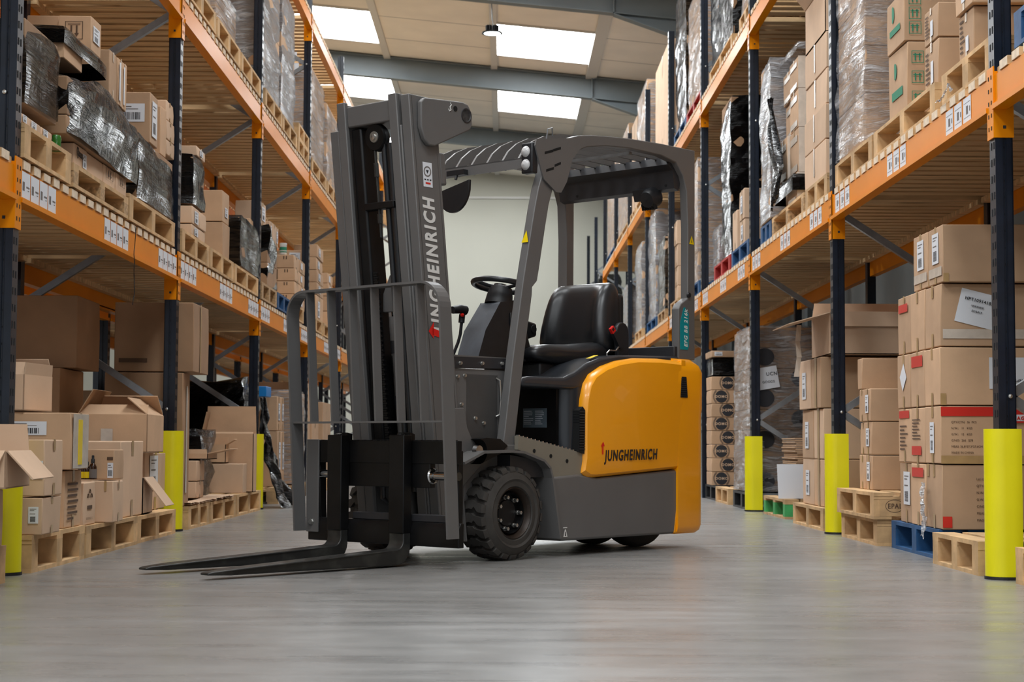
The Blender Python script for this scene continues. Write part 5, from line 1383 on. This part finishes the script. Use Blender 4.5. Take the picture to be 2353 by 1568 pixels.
# deep-rack goods on the further row so that the gaps are not empty
for i, (ya, yb, zb_, zt_, lab) in enumerate(((11.6, 12.5, 0, 1.0, 'brown cartons block deep behind the left rack, near'), (14.2, 15.2, 0, .95, 'brown cartons block deep behind the left rack, far'))):
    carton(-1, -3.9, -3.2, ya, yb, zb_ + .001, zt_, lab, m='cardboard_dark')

# =================================================================== RIGHT, FLOOR
pallet(1.86, 6.60, 7.30, 0, 'light wooden pallet beside the nearest right yellow guard', 1)
pallet(1.94, 7.50, 8.42, 0, 'blue painted pallet under the labelled carton stack, right side', 1, m='blue_wood')
pallet(1.89, 8.52, 9.42, 0, 'lower wooden pallet of the double stack beside the blue pallet', 1)
pallet(1.87, 8.50, 9.44, .136, 'upper wooden pallet with stamp, on another pallet beside the blue one', 1)
text('stamp_lettering', 'EPAL', .05, frame((2.055, 8.499, .165), (1, 0, 0), (0, 0, 1)), 'print_ink', bpy.data.objects['pallet'] if False else None, bold=.001) if False else None
pallet(1.89, 9.96, 11.0, 0, 'wooden pallet under the battered cartons past the second right guard', 1)
pallet(1.93, 11.55, 12.5, 0, 'pallet with green edge beside the clear-wrapped load', 1, m='wood', blockm='green_wood')
pallet(1.90, 12.98, 13.95, 0, 'black plastic pallet under the tall clear-wrapped load', 1, m='black_plastic')
pallet(1.90, 14.25, 15.1, 0, 'light wooden pallet in front of the printed black-logo cartons', 1)
pallet(1.92, 15.2, 16.05, 0, 'dark plastic pallet beneath the printed black-logo cartons', 1, m='black_plastic')
def Cst(c, r_):
    t = []
    if c == 0:
        if r_ == 4: t = []
        if r_ == 1: t += [('C', 'red', .0, 1.0, .82, .98), ('C', 'tape', 0, 1, 0, .14), ('A', 'tall', .35, .62, .18, .72)]
        if r_ == 1:
            for i, sx_ in enumerate(('QTY/CTN:  36  PCS', 'N.W.:   11   KGS', 'G.W.:   12   KGS', 'C/NO:  266  /278', 'MEAS: 36.8*27.3*27.6CM', 'MADE IN CHINA')): t.append(('C', 'text', .11, 0, .70 - i * .105, 0, sx_, .052))
        if r_ == 0:
            for i, sx_ in enumerate(('Let it Go Journal', 'QTY/CTN:  36  PCS', 'N.W.:   11   KGS', 'G.W.:   12   KGS', 'C/NO:  195  /278', 'MEAS: 36.8*27.3*27.6CM', 'MADE IN CHINA')): t.append(('C', 'text', .36, 0, .76 - i * .105, 0, sx_, .052))
            t += [('C', 'red', .0, .10, .03, .2), ('A', 'tape', .05, .2, .8, 1)]
        if r_ == 2: t += [('C', 'paper', .52, .94, .28, .82), ('C', 'tape', 0, .06, 0, .2)]
        if r_ == 3: t += [('C', 'paper', .18, .60, .32, .86, R(-14)), ('C', 'ctape', .02, .98, .12, .27)]
    if c == 1: t += {0: [('A', 'red', .1, .9, .78, .93)], 1: [('A', 'red', .1, .8, .14, .3), ('A', 'lines', .15, .8, .4, .8)], 2: [('A', 'red', .1, .9, .72, .92)], 3: []}.get(r_, [])
    if c == 2: t += {0: [('A', 'tall', .3, .8, .3, .85)], 1: [('A', 'red', .1, .9, .82, .96), ('A', 'lines', .15, .8, .2, .7)], 2: [('A', 'paper', .3, .7, .4, .75, R(40))], 3: [('A', 'red', .1, .8, .72, .86)]}.get(r_, [])
    return t
lab_c = {}
for c, cn in enumerate(('front', 'middle', 'rear')):
    for r_, rn in enumerate(('lowest', 'second', 'third', 'fourth')): lab_c[(c, r_)] = 'taped export carton on the blue pallet, %s layer, %s column' % (rn, cn)
lab_c[(0, 1)] = 'large export carton with red tape and fragile label, right side'
lab_c[(0, 0)] = 'large export carton with printed shipping text, lowest on the blue pallet'
lab_c[(0, 2)] = 'large carton with white label upside down, above the red-taped one'
lab_c[(0, 3)] = 'large carton with a tilted white label near the rack post'
cs, e_, z_ = stack(1, 1.95, 2164, 2065, (1200, 1066, 931, 795, 648), .42, '', splits=(2128, 2095), base=.137, m='cardboard', st=Cst, labels=lab_c, tape=True, rotj=.004)
def label_text(o, w, h, d, uc, vc, lines, rot=0, size=.02):
    for (s_, dv, k) in lines:
        og = Vector((-w / 2 + uc * w, -d / 2 - .006, vc * h)); ua = Vector((math.cos(rot), 0, math.sin(rot))); va = Vector((-math.sin(rot), 0, math.cos(rot)))
        text('label_lettering', s_, size * k, frame(og + va * dv, ua, va), 'ink', o, depth=.0002, align='CENTER', bold=.0004)
hh = z_[4] - z_[3]; dd = e_[1] - e_[0] - .004
label_text(cs[3], .42, hh, dd, .39, .59, (('HPT10914183', .028, 1), ('57/2417', -.020, .6)), rot=R(-14))
b = mb('ink')
for i in range(16): b.box(-.03 + i * .0037, -.03 + i * .0037 + (.001 + .0012 * (i * 7 % 3) / 2), -.0006, 0, 0, .008)
q_ = b.build('barcode', cs[3]); q_.location = (-.21 + .39 * .42, -dd / 2 - .006, .60 * hh); q_.rotation_euler = (0, R(14), 0)
hh = z_[3] - z_[2]
label_text(cs[2], .42, hh, dd, .73, .44, (('HPT10852127', .0, .9), ('5N/2517', -.040, .6)), rot=PI)
q2 = copy(q_); q2.parent = cs[2]; q2.location = (-.21 + .69 * .42, -dd / 2 - .006, .52 * hh); q2.rotation_euler = (0, 0, 0)
hh = z_[2] - z_[1]
b = MB(); sticker(b, 'paper', Vector((-.21 + .72 * .42, -dd / 2 - .006, .70 * hh)), Vector((1, 0, 0)), Vector((0, 0, 1)), .11, .14 * hh); b.build('fragile_label', cs[1])
b = MB(); sticker(b, 'red', Vector((-.21 + .72 * .42, -dd / 2 - .007, .70 * hh)), Vector((1, 0, 0)), Vector((0, 0, 1)), .11, .03 * hh); b.build('label_stripe', cs[1])
text('label_lettering', 'FRAGILE', .022, frame((-.21 + .735 * .42, -dd / 2 - .0085, .75 * hh), (1, 0, 0), (0, 0, 1)), 'red_tape', cs[1], bold=.0008)
stack(1, 1.955, 2168, 2100, (648, 512), .40, 'tall carton with white label strip, top of the blue-pallet stack', splits=(2134,), base=z_[-1], m='cardboard', st=lambda c, r_: [('A', 'tall', .3, .75, .35, .88), ('A', 'ctape', .05, .95, .12, .28), ('C', 'tape', 0, .06, 0, .15)], tape=True)
# stack on the double pallet
stack(1, 1.96, 2004, 1975, (1123, 1045, 968, 890), .42, 'medium carton on the double pallets, right side', splits=(1989,), base=.272, m='cardboard', st=lambda c, r_: [('A', 'tall', .2, .7, .25, .8)] if c == 0 else (), tape=True)
zt_ = P(2004, 890, 1.96)[1]
stack(1, 1.98, 1982, 1972, (890, 822), .42, 'single top carton of the stack on the double pallets', base=zt_, m='cardboard', tape=False)
# battered cartons
lb_ = {}
stack(1, 1.92, 1890, 1842, (1175, 1055, 937, 818), .66, 'large battered carton behind the second right guard', splits=(1868,), base=.137, m=['cardboard', 'cardboard_light'], st=lambda c, r_: [('A', 'tall', .3, .62, .2, .75)] if c else [('A', 'tape', .4, .6, 0, 1), ('C', 'tall', .55, .68, .2, .6)], tape=False, rotj=.008, jx=.02)
zt_ = P(1890, 818, 1.92)[1]
open_carton(1.95, 2.62, 10.0, 10.62, zt_ + .004, zt_ + .26, 'big open carton with flap stretched over the aisle, right side', {'L': 196, 'C': 262, 'R': 120, 'B': 85}, fl={'L': .26, 'C': .09, 'R': .18, 'B': .1}, m='cardboard_light')
b = mb('clear_tape'); path = [(1.80, 10.3, zt_ + .20), (1.79, 10.3, zt_ + .10), (1.80, 10.31, zt_ - .0), (1.78, 10.3, zt_ - .12)]
for i in range(3): b.quad(Vector(path[i]) + Vector((0, 0, 0)), Vector(path[i]) + Vector((.03, .01, 0)), Vector(path[i + 1]) + Vector((.032, 0, 0)), Vector(path[i + 1]))
o = b.build('tape_strip'); tag(o, 'loose clear tape strip hanging from the stretched carton flap', 'tape')
# a pile of folded cartons on the green-edged pallet
b = mb('cardboard')
for i in range(34): b.box(-.30 + RG.uniform(-.012, .012), .30, -.28 + RG.uniform(-.01, .01), .28, i * .0125, i * .0125 + .009)
o = b.build('folded_cartons'); o.location = (2.34, 12.0, .137); tag(o, 'tall pile of flattened brown cartons on the green-edged pallet', 'cardboard')
o = mb('paper').box(-.12, .12, -.002, .002, 0, .24).build('paper_sheet'); o.location = (2.02, 11.66, .138); o.rotation_euler = (R(-8), 0, R(8)); tag(o, 'blank white sheet leaning against the flattened cartons', 'paper')
# tall clear wrapped load
rt_, (a_, c_, d_, f_) = load(1, 1.90, 0, 0, 0, 0, .80, 'tall clear-wrapped load of printed cartons with a green strap', m='clear_film', y=(13.0, 13.93), z=(.137, 1.44), amp=.012, rows=8, cols=2, inner='cardboard_dark', flare=.02)
for r_ in range(7):
    b = MB(); z0 = r_ * .1605 + .02; x0 = -.28 + (r_ % 2) * .28
    b.use('ink').add([(x0 + .075 * math.cos(2 * PI * i / 20), -.4645, z0 + .065 + .068 * math.sin(2 * PI * i / 20)) for i in range(20)], [tuple(range(20))]); b.build('printed_disc', rt_)
b = mb('green_ink').box(.12, .14, -.472, -.468, 0, 1.30); b.build('strap', rt_)
pp = MB(); sticker(pp, 'paper', Vector((-.36, -.474, .78)), Vector((.98, 0, .17)).normalized(), Vector((-.17, 0, .98)).normalized(), .20, .17); pp.build('paper_note', rt_)
text('note_lettering', 'UCN:', .038, frame((-.27, -.477, .90), (.99, 0, .1), (-.1, 0, .99)), 'ink', rt_, depth=.0003, bold=.0006)
text('note_lettering', 'GOODS', .026, frame((-.30, -.477, .84), (.99, 0, .1), (-.1, 0, .99)), 'ink', rt_, depth=.0003, bold=.0003)
# printed cartons with dark discs (eight rows)
def disc_carton(i, c, x0, x1, y0, y1, z0, z1, lab):
    o = carton(1, x0, x1, y0, y1, z0, z1, lab, m='cardboard', tape=False); w, d, h = x1 - x0, y1 - y0, z1 - z0
    fx = -.0 + (.03 if i % 2 else -.03); r_ = h * .46
    b = mb('ink'); cx, cz = fx * 1.0, h * .5
    for (ra, rb, y_) in ((0, .78, -.0035), (.84, .90, -.0035), (.95, .99, -.0035)):
        n = 28
        if ra == 0: b.add([(cx + r_ * 1.25 * rb * math.cos(2 * PI * k / n), -d / 2 + y_, cz + max(min(r_ * 1.25 * rb * math.sin(2 * PI * k / n), h * .49), -h * .49)) for k in range(n)], [tuple(range(n))])
        else:
            for k in range(n):
                a0, a1 = 2 * PI * k / n, 2 * PI * (k + 1) / n
                ps = [(q * r_ * 1.35 * math.cos(a), q * r_ * 1.35 * math.sin(a)) for (q, a) in ((ra, a0), (rb, a0), (rb, a1), (ra, a1))]
                if max(abs(p[1]) for p in ps) < h * .49 and max(abs(p[0]) for p in ps) < w: b.add([(cx + p[0], -d / 2 + y_, cz + p[1]) for p in ps], [(0, 1, 2, 3)])
    b.build('printed_disc', o)
    text('maker_lettering', 'DOMO', h * .27, frame((cx, -d / 2 - .0045, cz - h * .09), (1, 0, 0), (0, 0, 1)), 'cardboard_light', o, depth=.0003, bold=.001, align='CENTER')
    return o
zb_, zt_ = .137, 1.14; hh = (zt_ - zb_) / 8
for i in range(8):
    disc_carton(i, 0, 1.905, 2.145, 15.42, 15.8, zb_ + i * hh, zb_ + (i + 1) * hh, 'black-disc printed carton beside the counterweight, %s layer of the stack' % ('top' if i == 7 else ORD[i]))
load(1, 1.915, 0, 0, 0, 0, .26, 'low black-wrapped block on the black-disc cartons', y=(15.42, 15.9), z=(1.142, 1.30), inner=None, m='black_film')
carton(1, 1.91, 2.15, 15.42, 15.9, 1.316, 1.38, 'flat carton with label on the low black-wrapped block', m='cardboard', st=[('C', 'code', .1, .4, .2, .8)])
# beyond, behind the truck
load(1, 1.93, 0, 0, 0, 0, .8, 'wrapped load on the floor behind the truck, right side', y=(16.5, 17.6), z=(.001, 1.2), m='milky_film', rows=4)

# near right edge
carton(1, 1.93, 2.45, 4.9, 6.22, .137, .52, 'brown carton at the right picture edge, lower', m='cardboard'); carton(1, 1.935, 2.45, 4.9, 6.22, .521, .90, 'brown carton at the right picture edge, upper', m='cardboard')
pallet(1.90, 4.9, 6.25, 0, 'pallet at the right picture edge under brown cartons', 1)

# =================================================================== RIGHT, FIRST LEVEL
Z1R = DR[0] + .002; T1R = Z1R + .136
def Rp(a, c, lab, m='wood', bm=None, X=1.91): return pallet(X, P(a, 400, X)[0], P(c, 400, X)[0], Z1R, lab, 1, m=m, blockm=bm)
Rp(2283, 2166, 'wooden pallet on the right first shelf under four small cartons')
Rp(2150, 2008, 'wooden pallet on the right first shelf under the green-printed cartons')
Rp(2004, 1918, 'wooden pallet on the right first shelf under the silvery wrapped load')
o_, e_, z_ = stack(1, 1.95, 2239, 2204, (100, 9), .30, 'lower carton of the pair by the nearest right post', base=T1R, m='cardboard', st=lambda c, r_: [('A', 'lines', .1, .45, .2, .9), ('A', 'paper', .5, .7, .2, .5)])
stack(1, 1.93, 2232, 2192, (9, -90), .36, 'upper carton of the pair by the nearest right post', base=z_[-1], m='cardboard', st=lambda c, r_: [('A', 'paper', .4, .6, .2, .5)])
stack(1, 1.95, 2157, 2125, (168, 82, 0), .34, 'medium carton between the green-printed cartons and the pair', base=T1R, m='cardboard', st=lambda c, r_: [('A', 'lines', .1, .5, .15, .85), ('A', 'paper', .5, .68, .15, .6)])
def gst(c, r_): return ()
gc, e_, z_ = stack(1, 1.945, 2081, 2040, (216, 92, -30), .42, 'green-printed carton on the right first shelf', base=T1R, m='cardboard', tape=False, st=lambda c, r_: [('C', 'lines', .45, .9, .15, .5)])
for i, o in enumerate(gc):
    h = z_[i + 1] - z_[i]; d = e_[1] - e_[0]; b = mb('green_ink')
    b.add([(-.2145, d * .30, h * .30), (-.2145, -d * .28, h * .30), (-.2145, -d * .28, h * .42), (-.2145, d * .30, h * .42)], [(0, 1, 2, 3)])
    b.build('green_print', o); b = mb('green_ink')
    b.add([(-.2145, d * .12 + .032 * math.cos(a_), h * .70 + .042 * math.sin(a_)) for a_ in [R(60 + 12 * k) for k in range(21)]], [tuple(range(21))])
    b.build('green_print', o)
    for k in range(3):
        b = mb('green_ink'); z0 = h * (.12 + .28 * k); x0 = -.19
        for (a0, a1, c0, c1) in ((0, .06, 0, .003), (0, .06, .057, .06), (0, .003, 0, .06), (.057, .06, 0, .06), (.015, .022, .012, .048), (.036, .043, .012, .048), (.008, .03, .038, .043), (.03, .05, .038, .043)):
            b.add([(x0 + a0, -d / 2 - .004, z0 + c0), (x0 + a1, -d / 2 - .004, z0 + c0), (x0 + a1, -d / 2 - .004, z0 + c1), (x0 + a0, -d / 2 - .004, z0 + c1)], [(0, 1, 2, 3)])
        b.build('green_print', o)
rt_, _ = load(1, 1.915, 0, 0, 0, 0, .62, 'tall silvery wrapped load beside the second right post', m='clear_film', y=(8.86, 9.60), z=(T1R, 3.45), amp=.02, rows=5, cols=2, inner='cardboard', flare=.03)
# past second post
Rp(1900, 1850, 'wooden pallet under four plain cartons past the second right post')
stack(1, 1.925, 1899, 1850, (399, 317, 235, 152, 67), .30, 'plain tan carton in the neat stack beyond the second right post', base=T1R, m='cardboard_light', st=lambda c, r_: [('A', 'ctape', .45, .5, .2, 1)], tape=False)
zt_ = P(1899, 67, 1.925)[1]
open_carton(1.93, 2.30, 10.0, 10.66, zt_ + .003, zt_ + .30, 'open tan carton with flap raised, on the neat tan stack', {'L': 128, 'C': 80, 'R': 100, 'B': 90}, fl={'L': .2, 'C': .05, 'R': .2, 'B': .15}, m='cardboard_light')
Rp(1846, 1773, 'wooden pallet with chipboard blocks under the taped crushed cartons', bm='chipboard')
crushed = []
o_, e_, z_ = stack(1, 1.96, 1838, 1798, (455, 395, 290, 200, 125), .34, 'crushed heavily taped carton in the leaning stack, right shelf', base=T1R, splits=(1818,), m='cardboard', tape=2, st=lambda c, r_: [('A', 'ctape', .1, .9, .05, .2), ('A', 'ctape', .1, .9, .7, .85), ('C', 'ctape', .0, .25, 0, 1)], rotj=.015, jx=.03)
rt_, _ = load(1, 1.93, 0, 0, 0, 0, .42, 'crumpled clear film hood over the crushed taped cartons', y=(e_[0] - .03, e_[2] + .05), z=(z_[-1] + .03, z_[-1] + .10), inner=None, m='clear_film', amp=.035, name='film_hood', cat='plastic film')
# twisted black wrap
b = mb('black_film'); n, k_ = 22, 30; vs = []; y0 = e_[0]
for i in range(n + 1):
    for j in range(k_ + 1):
        u, v = i / n, j / k_
        wid = (.02 + .22 * v ** 1.6) if v < .75 else (.02 + .22 * .75 ** 1.6) * (1 - (v - .75) * 2.2)
        y = e_[2] - (u) * wid * 3.4 - .02; z = 2.95 - v * .80 + (u ** 2) * .06 * (v > .7)
        x = 1.885 + noise.noise(Vector((u * 7, v * 3, 2))) * .03 - .03 * math.sin(u * PI)
        vs.append((x, y, z + noise.noise(Vector((u * 6, v * 8, 5))) * .015))
fs = [(i * (k_ + 1) + j, (i + 1) * (k_ + 1) + j, (i + 1) * (k_ + 1) + j + 1, i * (k_ + 1) + j + 1) for i in range(n) for j in range(k_)]
b.add(vs, fs)
b.add(*(lambda s_: ([(x, y, z) for (x, y, z) in s_.v], s_.f))(film_shell(1.90, 2.36, e_[0] - .04, e_[2] + .06, 2.20, 2.31, 'black_film', .01, 3, top=False)))
o = b.build('twisted_film', smooth=True, angle=80); tag(o, 'twisted glossy black film wrapped round the crushed cartons', 'plastic film')
Rp(1771, 1747, 'blue pallet under the pale wrapped load before the third right post', m='blue_wood')
load(1, 1.90, 1770, 1745, 130, 540, .35, 'narrow pale wrapped load behind the third right post', m='milky_film', base=T1R, amp=.02, rows=3, cols=1)
Rp(1719, 1680, 'blue pallet under small cartons past the third right post', m='blue_wood')
o_, e_, z_ = stack(1, 1.93, 1712, 1700, (560, 500, 430), .22, 'pale carton on the blue pallet next to the tall black load, near stack', base=T1R, m='cardboard_light', st=lambda c, r_: [('A', 'tall', .3, .7, .2, .8)])
stack(1, 1.93, 1694, 1683, (570, 480), .24, 'pale carton on the blue pallet next to the tall black load, far stack', base=T1R, m='cardboard_light')
Rp(1676, 1640, 'red pallet beside the warning-marked rear pillar', m='red_wood')
load(1, 1.92, 1678, 1656, 216, 600, .55, 'very tall black-wrapped load past the third right post', m='black_film', base=T1R, amp=.02, rows=5, cols=1, inner='cardboard_dark', zt=lambda f_: -.05 * f_)
load(1, 1.95, 1652, 1636, 515, 600, .35, 'small pale wrapped block on the red pallet', m='milky_film', base=T1R, amp=.015, rows=2, cols=1)
# seen through the cab
def YX(px, X): return P(px, 600, X)[0]
Rp(1605, 1572, 'blue pallet seen behind the rear guard pillar', m='blue_wood')
load(1, 1.93, 1602, 1580, 360, 640, .6, 'wrapped load directly behind the rear guard pillar', m='clear_film', base=T1R, amp=.02, rows=4, cols=1)
o_, e_, z_ = stack(1, 1.96, 1557, 1535, (700, 655, 610, 560, 505), .4, 'tan carton in the tall stack seen through the cab', base=T1R, splits=(1546,), m='cardboard_light', st=lambda c, r_: [('C', 'paper', .5, .9, .3, .8)] if r_ % 2 else (), tape=2)
Rp(1558, 1534, 'wooden pallet under the tall tan stack seen through the cab')
for i, (a, c, pt, mm, lab) in enumerate(((1527, 1512, 540, 'dark_film', 'dark wrapped load beside the tall tan stack, through the cab'), (1506, 1482, 478, 'milky_film', 'tallest silvery load seen through the cab'), (1474, 1460, 553, 'milky_film', 'medium silvery load seen through the cab'), (1450, 1432, 640, 'milky_film', 'lowest silvery load seen right above the seat'))):
    Rp(a + 1, c - 1, ['dark old pallet under the dark load, seen through the cab', 'blue pallet under the tallest silvery load, through the cab', 'wooden pallet under the medium silvery load, through the cab', 'wooden pallet under the lowest silvery load behind the seat'][i], m=['chipboard', 'blue_wood', 'wood', 'wood'][i])
    load(1, 1.93, a, c, pt, 700, .5, lab, m=mm, base=T1R, amp=.02, rows=4, cols=1)
# near right: blue crate and hanging film at the picture edge
pallet(1.90, 5.3, 6.18, Z1R, 'blue pallet at the right picture edge on the first shelf', 1, m='blue_wood')
load(1, 1.93, 0, 0, 0, 0, .6, 'clear-wrapped load at the right edge above the blue pallet', y=(5.35, 6.15), z=(T1R + .02, 2.75), m='clear_film', rows=3, cols=1)
load(1, 1.98, 0, 0, 0, 0, .6, 'clear film load at the right edge below the orange beam', y=(5.2, 6.30), z=(.92, 1.70), m='clear_film', rows=2, cols=1)

# =================================================================== RIGHT, SECOND LEVEL
Z2R = DR[1] + .002; T2R = Z2R + .136
def R2(ya, yb, zt_, lab, plab, m, inner='cardboard', amp=.02, pm='wood', carton_=False):
    pallet(1.92, ya - .03, yb + .03, Z2R, plab, 1, m=pm)
    if carton_: carton(1, 1.95, 2.5, ya, yb, T2R, zt_, lab, m='cardboard_light', st=[('C', 'paper', .2, .5, .3, .7)])
    else: load(1, 1.93, 0, 0, 0, 0, .6, lab, m=m, y=(ya, yb), z=(T2R, zt_), amp=amp, rows=4, cols=1, inner=inner)
R2(12.95, 13.6, 5.2, 'crumpled clear load on the right upper shelf by the picture top', 'wooden pallet on the right upper shelf by the third post', 'clear_film')
R2(14.1, 15.6, 5.3, 'long black-wrapped load on the right upper shelf', 'wooden pallet under the long black load, upper shelf', 'black_film', 'cardboard_dark')
R2(16.35, 17.6, 5.15, 'glossy clear load with dark pallet on the right upper shelf', 'red-brown pallet on the right upper shelf', 'clear_film', pm='red_wood')
R2(17.75, 18.9, 5.55, 'tall black-wrapped load on the right upper shelf beside the roof beam', 'blue pallet under the tall black load, upper shelf', 'dark_film', 'cardboard_dark', pm='blue_wood')
R2(19.7, 21.6, 5.35, 'tall tan carton on the upper shelf beyond the black load', 'wooden pallet under the tall tan carton, upper shelf', '', carton_=True)
R2(22.8, 24.4, 5.55, 'narrow silvery load on the upper shelf above the guard roof', 'wooden pallet under the narrow silvery load, upper shelf', 'clear_film')
R2(24.7, 25.6, 5.40, 'tan carton with label on the upper shelf above the guard roof', 'wooden pallet under the labelled tan carton, upper shelf', '', carton_=True)
R2(26.2, 28.6, 5.6, 'silvery load seen under the guard roof, nearer of two', 'wooden pallet seen under the guard roof, nearer', 'clear_film')
R2(29.4, 31.6, 5.6, 'silvery load seen under the guard roof, farther of two', 'blue pallet seen under the guard roof, farther', 'clear_film', pm='blue_wood')
load(1, 1.98, 0, 0, 0, 0, .5, 'black film bale far down the aisle by the bare posts', m='dark_film', y=(35.6, 38.0), z=(2.02, 4.15), amp=.05, inner=None)

# small things
def ribbon(pts, w, m, name, label, cat, seed=1):
    c = Vector(pts[0]); b = mb(m); vs = []; n = len(pts) * 6
    for i in range(n + 1):
        t = i / n * (len(pts) - 1); k = min(int(t), len(pts) - 2); f_ = t - k
        p = Vector(pts[k]).lerp(Vector(pts[k + 1]), f_) - c
        for j in range(5):
            u = (j - 2) / 2; q = noise.noise(Vector((t * 3, u * 2, seed))) * w * .8
            vs.append((p.x + q * .6, p.y + u * w + q * .3, p.z + noise.noise(Vector((t * 4, u * 3, seed + 5))) * w * .7))
    fs = [(i * 5 + j, i * 5 + j + 1, (i + 1) * 5 + j + 1, (i + 1) * 5 + j) for i in range(n) for j in range(4)]
    o = b.add(vs, fs).build(name, smooth=True, angle=80); o.location = c; tag(o, label, cat); return o
ribbon([(1.925, 7.72, .34), (1.91, 7.68, .25), (1.905, 7.62, .17), (1.89, 7.60, .10)], .035, 'milky_film', 'film_scrap', 'twisted scrap of clear film hanging down over the blue pallet', 'plastic film', 3)
y_, z_1 = P(2150, 250, 1.87); ribbon([(1.872, y_, z_1 + .03), (1.870, y_ - .10, z_1 + .02), (1.868, y_ - .22, z_1 + .06), (1.866, y_ - .27, z_1 + .02)], .02, 'milky_film', 'film_scrap', 'white film scrap draped over the right beam between two pallets', 'plastic film', 7)
y_, z_1 = P(137, 345, -1.89)
b = mb('green_film').lathe([(0, 0), (.018, 0), (.022, .02), (.017, .04), (.021, .06), (.015, .075), (0, .08)], (0, 0, 0), 'z', 14)
b.v = [(v[0] + noise.noise(Vector(v) * 40) * .006, v[1] + noise.noise(Vector(v) * 40 + Vector((3, 0, 0))) * .006, v[2]) for v in b.v]
o = b.build('crumpled_bag', smooth=True); o.location = (-1.905, y_, T1 - .02); o.scale = (1, 1.2, .9); tag(o, 'crumpled green plastic bag between the first two loads of the left shelf', 'bag')
for o in list(S.objects):
    if o.parent is None and o.get('label', '').startswith('upper wooden pallet with stamp'):
        b = mb('print_ink'); n = 26
        for k in range(n):
            a0, a1 = 2 * PI * k / n, 2 * PI * (k + 1) / n
            b.add([(.105 + rx * math.cos(a), -.0015, .067 + rz * math.sin(a)) for (rx, rz, a) in ((.044, .030, a0), (.047, .033, a0), (.047, .033, a1), (.044, .030, a1))], [(0, 1, 2, 3)])
        mb('wood').box(.03, .20, -.001, .085, .016, .10).build('block', o)
        b.build('stamp_ring', o)
        text('stamp_lettering', 'EPAL', .036, frame((.070, -.0016, .055), (1, 0, 0), (0, 0, 1)), 'print_ink', o, depth=.0002, bold=.0008, width=.85)
    if o.parent is None and o.get('label', '').startswith('clear-wrapped brown cartons with paper notes'):
        for (u, v, s_) in ((.04, .96, ''), (.06, .85, '3')):
            pp = MB(); sticker(pp, 'paper', Vector((.12 + u, -.585, v)), Vector((1, 0, 0)), Vector((0, 0, 1)), .11, .085); pp.build('paper_note', o)
            if s_ == '3': text('note_lettering', '3', .07, frame((.15 + u, -.589, v + .015), (1, 0, 0), (0, 0, 1)), 'ink', o, depth=.0002)
    if o.parent is None and o.get('label', '').startswith('pale carton with handwritten script') and ('nearest' in o['label'] or 'second column' in o['label']):
        bb = o.bound_box; x1_ = max(v[0] for v in bb) + .0045; ya, yb = min(v[1] for v in bb), max(v[1] for v in bb); d = yb - ya; h = max(v[2] for v in bb)
        path = []
        for i in range(60):
            t = i / 59; path.append((x1_, ya + d * (.15 + .42 * t) + .012 * math.cos(t * 44), h * (.62 - .06 * t) + .016 * math.sin(t * 44) * (1.6 if i < 12 else .7)))
        mb('ink').tube(path, .0012, 4).build('handwriting', o)
